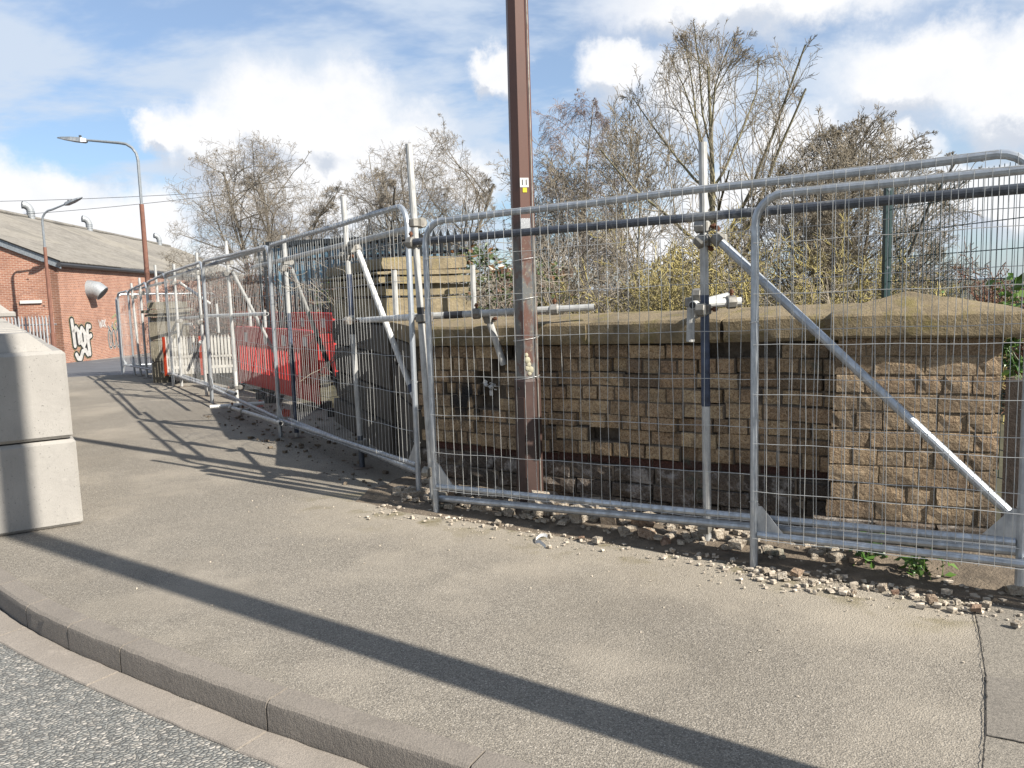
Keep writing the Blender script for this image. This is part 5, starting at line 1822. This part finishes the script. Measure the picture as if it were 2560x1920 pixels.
# ------------------------------------------------------------------ green mesh fence behind the pier
gf = empty('green_mesh_fence', (3.22, 7.0, 0))
tag(gf, 'dark green weld mesh fence with flat post behind the right hand pier', 'fence')
g0, g1 = Vector((3.225, 7.0)), Vector((3.44, 5.5))
gd = (g1 - g0).normalized()
def GP(s, z_): q = g0 + gd * s; return Vector((q.x, q.y, z_))
for s, h in ((0, 2.31), (2.5, 2.31)):
    MB().box(GP(s, h / 2), (.058, .045, h), rz=math.atan2(gd.y, gd.x) + R(90)).build('post', MAT['greenmetal'], gf)
    for zz in (2.27, 1.62):
        q = GP(s, zz); MB().tube([(q.x, q.y - .02, zz), (q.x, q.y - .03, zz)], .012, 8).build('bolt', MAT['galv'], gf)
gw = MB()
for i in range(0, 62):
    s = .03 + i * .05
    gw.tube([GP(s, .1), GP(s, 2.28)], .003, 4, cap=False)
for zz in np.arange(.1, 2.3, .2):
    gw.tube([GP(0, zz), GP(3.1, zz)], .0035, 4, cap=False)
gw.build('mesh', MAT['greenmetal'], gf)

# ------------------------------------------------------------------ dark palisade and blue shed
pal = empty('palisade_fence', (-2.7, 14.2, 0)); tag(pal, 'dark steel palisade fence in front of the blue shed', 'fence')
q0, q1 = Vector((-4.6, 15.2)), Vector((-.6, 13.2)); pdv = (q1 - q0); pL = pdv.length; pdv.normalize()
pale_me = None
npal = 34
for i in range(npal):
    s = pL * i / (npal - 1); q = q0 + pdv * s
    if pale_me is None:
        mb = MB()
        mb.add([(-.033, 0, 0), (0, -.012, 0), (.033, 0, 0), (-.033, 0, 2.42), (0, -.012, 2.52), (.033, 0, 2.42), (-.033, .004, 0), (.033, .004, 0), (-.033, .004, 2.42), (.033, .004, 2.42)], [(0, 1, 4, 3), (1, 2, 5, 4), (6, 8, 9, 7), (3, 4, 5), (8, 3, 5, 9), (0, 3, 8, 6), (2, 7, 9, 5)])
        o = mb.build('pale', MAT['dkpalisade'], pal, local=True); pale_me = o.data
    else:
        o = inst('pale', pale_me, pal, (0, 0, 0))
    o.location = (q.x + 2.7, q.y - 14.2, .05); o.rotation_euler = (0, 0, math.atan2(pdv.y, pdv.x))
for zz in (.5, 2.2):
    MB().tube([(q0.x, q0.y + .03, zz), (q1.x, q1.y + .03, zz)], .025, 4).build('rail', MAT['dkpalisade'], pal)
bs = empty('blue_shed', (-3.4, 18, 0)); tag(bs, 'light blue metal shed partly hidden behind the dark palisade', 'shed')
MB().box((-3.1, 17.9, 1.2), (3.2, 2.2, 2.75), rz=-.25).build('wall', MAT['bluesheet'], bs)
rf = MB(); rf.box((-3.1, 17.9, 2.66), (3.4, 2.4, .09), rz=-.25); rf.build('roof', MAT['dkpalisade'], bs)
for i in range(9):
    q = Vector((-3.1, 17.9)) + Matrix.Rotation(-.25, 2) @ Vector((-1.5 + i * .375, -1.108))
    MB().box((q.x, q.y, 1.25), (.04, .03, 2.6), rz=-.25).build('rib', MAT['bluesheet'], bs)

# far roof at the right and far low buildings
fb2 = empty('far_house', (2.2, 45, -1.5)); tag(fb2, 'distant white and brick house glimpsed through the birch trees', 'house')
MB().box((1.2, 46, .4), (4.0, 5, 3.6)).build('wall', MAT['wallbrick'], fb2)
MB().box((4.8, 46, 0), (3.2, 4, 2.6)).build('extension', MAT['white'], fb2)
MB().box((1.2, 46, 2.5), (4.4, 5.4, .5)).build('roof', MAT['rust'], fb2)

# ------------------------------------------------------------------ warehouse
wh_d = Vector((-.12, .993)).normalized(); wh_g = Vector((-wh_d.y, wh_d.x))
if wh_g.x > 0: wh_g = -wh_g
C0 = Vector((-19.2, 35.0)); EZ = 3.36; BZ = -1.9; HW = 8.0; RZ_ = EZ + 3.5; WL = 46.0
wh = empty('brick_warehouse', (C0.x, C0.y, -1)); tag(wh, 'red brick warehouse with corrugated grey roof, graffiti and roof cowls', 'building')


def wall_obj(name, p, d, L, zfun, m):
    """wall in its own frame: local x along the wall, z up, front towards -y"""
    o = empty('tmp', (0, 0, 0)); bpy.data.objects.remove(o)
    mb = MB()
    prof = zfun
    pts_f = [(0, 0, BZ)] + [(x, 0, z_) for x, z_ in prof] + [(L, 0, BZ)]
    n = len(pts_f)
    vs = pts_f + [(x, .3, z_) for x, _, z_ in pts_f]
    mb.add(vs, [tuple(range(n)), tuple(range(2 * n - 1, n - 1, -1))] + [(i, n + i, n + (i + 1) % n, (i + 1) % n) for i in range(n)])
    w_ = mb.build(name, m, wh, local=True)
    w_.location = (p.x - C0.x, p.y - C0.y, 1)
    w_.rotation_euler = (0, 0, math.atan2(d.y, d.x))
    return w_


side = wall_obj('side_wall', C0, wh_d, WL, [(0, EZ), (WL, EZ)], MAT['wallbrick'])
G0 = C0 + wh_g * (2 * HW)
gable = wall_obj('gable_wall', G0, -wh_g, 2 * HW - .002, [(0, EZ), (HW, RZ_), (2 * HW - .002, EZ)], MAT['wallbrick'])
# the side wall faces right: flip so that its thickness lies inside
side.scale = (1, 1, 1)
# corrugated roof slopes
def roof_slope(name, e0, r0, sgn):
    mb = MB()
    L = WL + .3; n = int(L / .076)
    vs = []; fs = []
    slope = HW + .25
    for i in range(n + 1):
        s = -.25 + L * i / n
        hz_ = .03 * math.cos(math.pi * i)
        sgz = .05 * math.sin(s * .9)
        vs += [(s, 0, hz_), (s, slope * .5, hz_ - .04), (s, slope, hz_ + .5 * sgz)]
    for i in range(n):
        a = i * 3
        fs += [(a, a + 3, a + 4, a + 1), (a + 1, a + 4, a + 5, a + 2)]
    mb.add(vs, fs)
    o = mb.build(name, MAT['roof'], wh, local=True)
    # local x along building, local y up the slope
    x = Vector((wh_d.x, wh_d.y, 0)); up_ = Vector((wh_g.x * sgn * HW, wh_g.y * sgn * HW, RZ_ - EZ)).normalized(); zn = x.cross(up_)
    m4 = Matrix.Identity(4)
    st = e0
    for i in range(3):
        m4[i][0] = x[i]; m4[i][1] = up_[i]; m4[i][2] = zn[i]; m4[i][3] = st[i] - (C0.x, C0.y, -1)[i]
    o.matrix_local = m4
    return o


roof_slope('roof', Vector((C0.x - wh_g.x * .25, C0.y - wh_g.y * .25, EZ + .02)), None, 1)
q = C0 + wh_g * (2 * HW + .25)
roof_slope('roof', Vector((q.x, q.y, EZ + .02)), None, -1)
rg = MB(); a = C0 + wh_g * HW; rg.tube([(a.x + .3 * -wh_d.x, a.y - .3 * wh_d.y, RZ_ + .07), (a.x + wh_d.x * WL, a.y + wh_d.y * WL, RZ_ + .07)], .13, 8); rg.build('ridge', MAT['roof'], wh)
gt = MB(); a = C0 - wh_g * .16; gt.tube([(a.x - wh_d.x * .2, a.y - wh_d.y * .2, EZ - .10), (a.x + wh_d.x * WL, a.y + wh_d.y * WL, EZ - .10)], .10, 8); gt.build('gutter', MAT['gutter'], wh)
bgd = MB()
a = C0 - wh_d * .14 - wh_g * .2; b_ = C0 - wh_d * .14 + wh_g * HW
bgd.add([(a.x, a.y, EZ - .28), (b_.x, b_.y, RZ_ - .24), (b_.x, b_.y, RZ_ + .03), (a.x, a.y, EZ - .01)] + [(p.x + wh_d.x * .06, p.y + wh_d.y * .06, z_) for p, z_ in ((a, EZ - .28), (b_, RZ_ - .24), (b_, RZ_ + .03), (a, EZ - .01))], [(3, 2, 1, 0), (4, 5, 6, 7), (0, 1, 5, 4), (2, 3, 7, 6), (0, 4, 7, 3)])
bgd.build('barge_board', MAT['lampgrey'], wh)


def cowl(c, name, sc=1.0):
    mb = MB()
    pts_ = [(0, 0, -.6), (0, 0, .25), (-.02, -.02, .5), (-.12, -.10, .72), (-.28, -.22, .86), (-.46, -.36, .90)]
    mb.tube([(c[0] + x * sc, c[1] + y * sc, c[2] + z_ * sc) for x, y, z_ in pts_], [.30 * sc, .30 * sc, .30 * sc, .31 * sc, .32 * sc, .34 * sc], 14)
    o = mb.build(name, MAT['cowl'], wh, smooth=True)
    for zz in (-.05, .15, .3):
        MB().tube([(c[0], c[1], c[2] + zz * sc), (c[0], c[1], c[2] + (zz + .05) * sc)], .325 * sc, 14).build('band', MAT['lampgrey'], o)
    e = pts_[-1]
    MB().tube([(c[0] + (e[0] - .005) * sc, c[1] + (e[1] - .004) * sc, c[2] + (e[2] + .001) * sc), (c[0] + (e[0] - .012) * sc, c[1] + (e[1] - .010) * sc, c[2] + (e[2] + .002) * sc)], .28 * sc, 14).build('mouth_shade_disc', MAT['gutter'], o)  # flat dark disc, its colour stands for the shade inside the cowl


for s in (8.3, 16.4, 25.5, 42.0):
    a = C0 + wh_g * (HW - .2) + wh_d * s
    cowl((a.x, a.y, RZ_ + .15), 'roof_cowl', .72)
# wall cowl
a = C0 + wh_d * 3.2 - wh_g * .02
wc = MB(); wc.tube([(a.x + wh_g.x * .1, a.y + wh_g.y * .1, 2.25), (a.x - wh_g.x * .12, a.y - wh_g.y * .12, 2.25), (a.x - wh_g.x * .38, a.y - wh_g.y * .38, 2.20), (a.x - wh_g.x * .60, a.y - wh_g.y * .60, 2.02)], [.42, .40, .39, .37], 16)
wo = wc.build('wall_cowl', MAT['cowl'], wh, smooth=True)
MB().tube([(a.x - wh_g.x * .602, a.y - wh_g.y * .602, 2.017), (a.x - wh_g.x * .612, a.y - wh_g.y * .612, 2.008)], .32, 16).build('mouth_shade_disc', MAT['gutter'], wo)  # dark disc over the capped mouth, coloured as inner shade

# graffiti: flat paint on the side wall
gs = empty('wall_graffiti', (C0.x, C0.y, -.8)); tag(gs, 'black outlined white bubble letter graffiti and small tags on the warehouse wall', 'graffiti')
GL = [0]


def stroke(pts_, w_, m, name, lvl, s0, z0, sc=1.0):
    mb = MB()
    def P(u, v_, o):
        q = C0 + wh_d * (s0 + u * sc * (1.55 if s0 < 2 else 1.0)) - wh_g * (.010 + o)
        return (q.x, q.y, z0 + v_ * sc)
    for i, (a, b_) in enumerate(zip(pts_[:-1], pts_[1:])):
        o = .004 * lvl + .0003 * i
        a2, b2 = Vector(a), Vector(b_); d = (b2 - a2)
        if d.length < 1e-4: continue
        d.normalize(); n = Vector((-d.y, d.x)) * w_
        ring = []
        for k_ in range(7):
            an = math.pi * k_ / 6
            ring.append(b2 + (Vector((d.x, d.y)) * math.sin(an) * w_ - n * math.cos(an)))
        for k_ in range(7):
            an = math.pi * k_ / 6
            ring.append(a2 + (-Vector((d.x, d.y)) * math.sin(an) * w_ + n * math.cos(an)))
        mb.add([P(x, y, o) for x, y in ring], [tuple(range(len(ring)))])
    return mb.build(name, m, gs)


LET = {'h': [[(-.02, 1.55), (.03, .95), (.06, .45)], [(.05, 1.05), (.22, 1.22), (.36, 1.05), (.38, .55)]],
       'o': [[(.62, 1.18), (.50, .95), (.52, .55), (.66, .38), (.80, .55), (.80, .95), (.62, 1.18)]],
       'f': [[(1.22, 1.22), (1.06, 1.25), (1.00, 1.0), (1.02, .5), (1.06, -.02)], [(1.0, .72), (1.25, .80)]],
       'tail': [[(.10, .05), (.20, -.12), (.38, -.15), (.55, .15), (.75, .20), (.92, -.02)]]}
S0, Z0 = 1.0, -.72
for k_, ss in LET.items():
    for st in ss: stroke(st, .195, MAT['greenpaint'], 'paint_halo', 1, S0, Z0, 1.02)
for k_, ss in LET.items():
    for st in ss: stroke(st, .175, MAT['black'], 'paint_outline', 2, S0, Z0, 1.02)
for k_, ss in LET.items():
    for st in ss: stroke(st, .10, MAT['graffwhite'], 'paint_fill', 3, S0, Z0, 1.02)
stroke([(.645, .92), (.655, .62)], .03, MAT['black'], 'paint_outline', 4, S0, Z0, 1.02)
# second tag: outlined rings
for (u, w2) in ((0, .16), (.42, .2), (.86, .18)):
    ringp = [(u + .19 * math.cos(a), .35 + .36 * math.sin(a)) for a in np.linspace(0, 6.283, 15)]
    stroke(ringp, .055, MAT['white'], 'tag_line', 2, 5.4, -.62, 1.25)
    stroke(ringp, .03, MAT['black'], 'tag_line', 3, 5.4, -.62, 1.25)
for pts_ in ([(-.12, .85), (.05, .75), (.0, .2)], [(.25, .85), (.4, .72), (.36, .95)], [(.72, .9), (.86, .72), (1.0, .9)]):
    stroke(pts_, .045, MAT['white'], 'tag_line', 2, 5.4, -.62, 1.25)
    stroke(pts_, .022, MAT['black'], 'tag_line', 3, 5.4, -.62, 1.25)
for pts_ in ([(0, .4), (.12, 0), (.22, .32), (.32, 0), (.42, .4)], [(.5, .35), (.5, .05), (.66, .1), (.66, .36), (.5, .35)], [(.78, .42), (.78, .0)], [(.98, .4), (.78, .2), (1.0, 0)]):
    stroke(pts_, .03, MAT['white'], 'tag_line', 2, 4.1, .42, .9)
for pts_ in ([(0, .6), (.5, .75), (.9, .5), (.4, .4), (0, .1), (.6, .0), (1.0, .2)],):
    stroke(pts_, .05, MAT['greenpaint'], 'tag_line', 2, 5.9, .25, 1.0)

# white sign strip on the gable
q = G0 - wh_g * (2 * HW - 1.15) - wh_d * .05
sg = MB(); sg.box((q.x, q.y, 1.72), (.86, .06, .13), rz=math.atan2(-wh_g.y, -wh_g.x))
tag(sg.build('sign_strip', MAT['white']), 'narrow white horizontal sign strip on the warehouse gable', 'sign')

# grey palisade in front of the gable
gp = empty('palisade_fence', (-19.5, 34.6, -.95)); tag(gp, 'pale grey steel palisade fence along the warehouse gable', 'fence')
a0 = C0 - wh_d * .55 + wh_g * .02
pmesh = None
for i in range(34):
    q = a0 + wh_g * (.12 + i * .135)
    if pmesh is None:
        mb = MB()
        mb.add([(-.038, 0, 0), (0, -.02, 0), (.038, 0, 0), (-.038, 0, 1.95), (0, -.02, 2.08), (.038, 0, 1.95), (-.038, .005, 0), (.038, .005, 0), (-.038, .005, 1.95), (.038, .005, 1.95)], [(0, 1, 4, 3), (1, 2, 5, 4), (6, 8, 9, 7), (3, 4, 5), (8, 3, 5, 9), (0, 3, 8, 6), (2, 7, 9, 5)])
        o = mb.build('pale', MAT['palisade'], gp, local=True); pmesh = o.data
    else:
        o = inst('pale', pmesh, gp, (0, 0, 0))
    o.location = (q.x + 19.5, q.y - 34.6, .02); o.rotation_euler = (0, 0, math.atan2(-wh_g.y, -wh_g.x))
for zz in (-.45, .75):
    p0 = a0 + wh_d * .04; p1 = a0 + wh_g * 4.8 + wh_d * .04
    MB().tube([(p0.x, p0.y, zz), (p1.x, p1.y, zz)], .03, 4).build('rail', MAT['palisade'], gp)


# ------------------------------------------------------------------ distant lamp posts and wires
def street_lamp(x, y, zb, ztan, ztop_, reach, label, r0=.085, head=.75):
    root = empty('street_lamp', (x, y, zb)); tag(root, label, 'street lamp', 'brown and grey street lamps')
    MB().tube([(x, y, zb), (x, y, zb + 1.3), (x, y, zb + 1.32), (x, y, ztan)], [r0 * 1.25, r0 * 1.25, r0, r0 * .85], 10).build('column', MAT['ltan'], root, smooth=True)
    sx = math.copysign(1, reach[0]); L = Vector((reach[0], reach[1])); Ln = L.length; L.normalize()
    rise = reach[2]
    pts_ = [(x, y, ztan - .02), (x, y, ztop_ - .45)]
    for q in (.25, .5, .75, 1.0):
        an = math.pi / 2 * q
        pts_.append((x + L.x * .45 * (1 - math.cos(an)), y + L.y * .45 * (1 - math.cos(an)), ztop_ - .45 + .45 * math.sin(an)))
    pts_.append((x + L.x * Ln, y + L.y * Ln, ztop_ + rise))
    MB().tube(pts_, [r0 * .6] * 2 + [r0 * .55] * 4 + [r0 * .42], 8).build('arm', MAT['lampgrey'], root, smooth=True)
    e = Vector(pts_[-1]); d = (e - Vector(pts_[-2])).normalized(); sd = Vector((-d.y, d.x, 0)).normalized()
    hb = MB(); rings = []
    for (s, w_, h) in ((-.05, .05, .05), (.05, .13, .07), (head * .45, .15, .06), (head * .8, .11, .035), (head, .03, .015)):
        c = e + d * s
        rings.append([tuple(c + sd * w_ + Vector((0, 0, -h))), tuple(c + sd * w_ * .8 + Vector((0, 0, h * .7))), tuple(c - sd * w_ * .8 + Vector((0, 0, h * .7))), tuple(c - sd * w_ + Vector((0, 0, -h)))])
    hb.loft(rings); hb.build('lantern', MAT['lampgrey'], root)
    MB().tube([tuple(e + d * .12 + Vector((0, 0, .04))), tuple(e + d * .12 + Vector((0, 0, .11)))], .035, 8).build('photocell', MAT['gutter'], root)
    return root


street_lamp(-9.68, 22.0, -.48, 4.12, 5.72, (-1.35, 0, .10), 'nearer street lamp with long arm reaching left over the fence end', r0=.068, head=.72)
street_lamp(-18.52, 33.0, -.88, 3.86, 5.32, (1.05, -.1, .2), 'farther street lamp before the warehouse with arm reaching right', r0=.075)
for i, (p0, p1, sgm) in enumerate([((-40, 52, 8.3), (-12, 48, 7.95), .25), ((-40, 52, 7.1), (-12, 47, 7.9), .35)]):
    a, b_ = Vector(p0), Vector(p1)
    MB_ = MB().tube([tuple(a.lerp(b_, f) - Vector((0, 0, sgm * 4 * f * (1 - f)))) for f in np.linspace(0, 1, 14)], .014, 4)
    tag(MB_.build('overhead_wire', MAT['gutter']), ['upper overhead wire crossing the sky above the warehouse', 'lower overhead wire crossing the sky above the warehouse'][i], 'wire')

# one common reflectance level for all surfaces, matched to the exposure
LEVEL = 0.58
for m in bpy.data.materials:
    if not m.use_nodes: continue
    t = NT(m.node_tree)
    for nd in list(m.node_tree.nodes):
        if nd.bl_idname == 'ShaderNodeBsdfPrincipled':
            sk = nd.inputs['Base Color']
        elif nd.bl_idname == 'ShaderNodeBsdfTranslucent':
            sk = nd.inputs['Color']
        else:
            continue
        if sk.is_linked:
            src = sk.links[0].from_socket
            t.l(t.mix(1.0, src, (LEVEL, LEVEL, LEVEL), 'MULTIPLY'), sk)
        else:
            c = sk.default_value
            sk.default_value = (c[0] * LEVEL, c[1] * LEVEL, c[2] * LEVEL, 1)
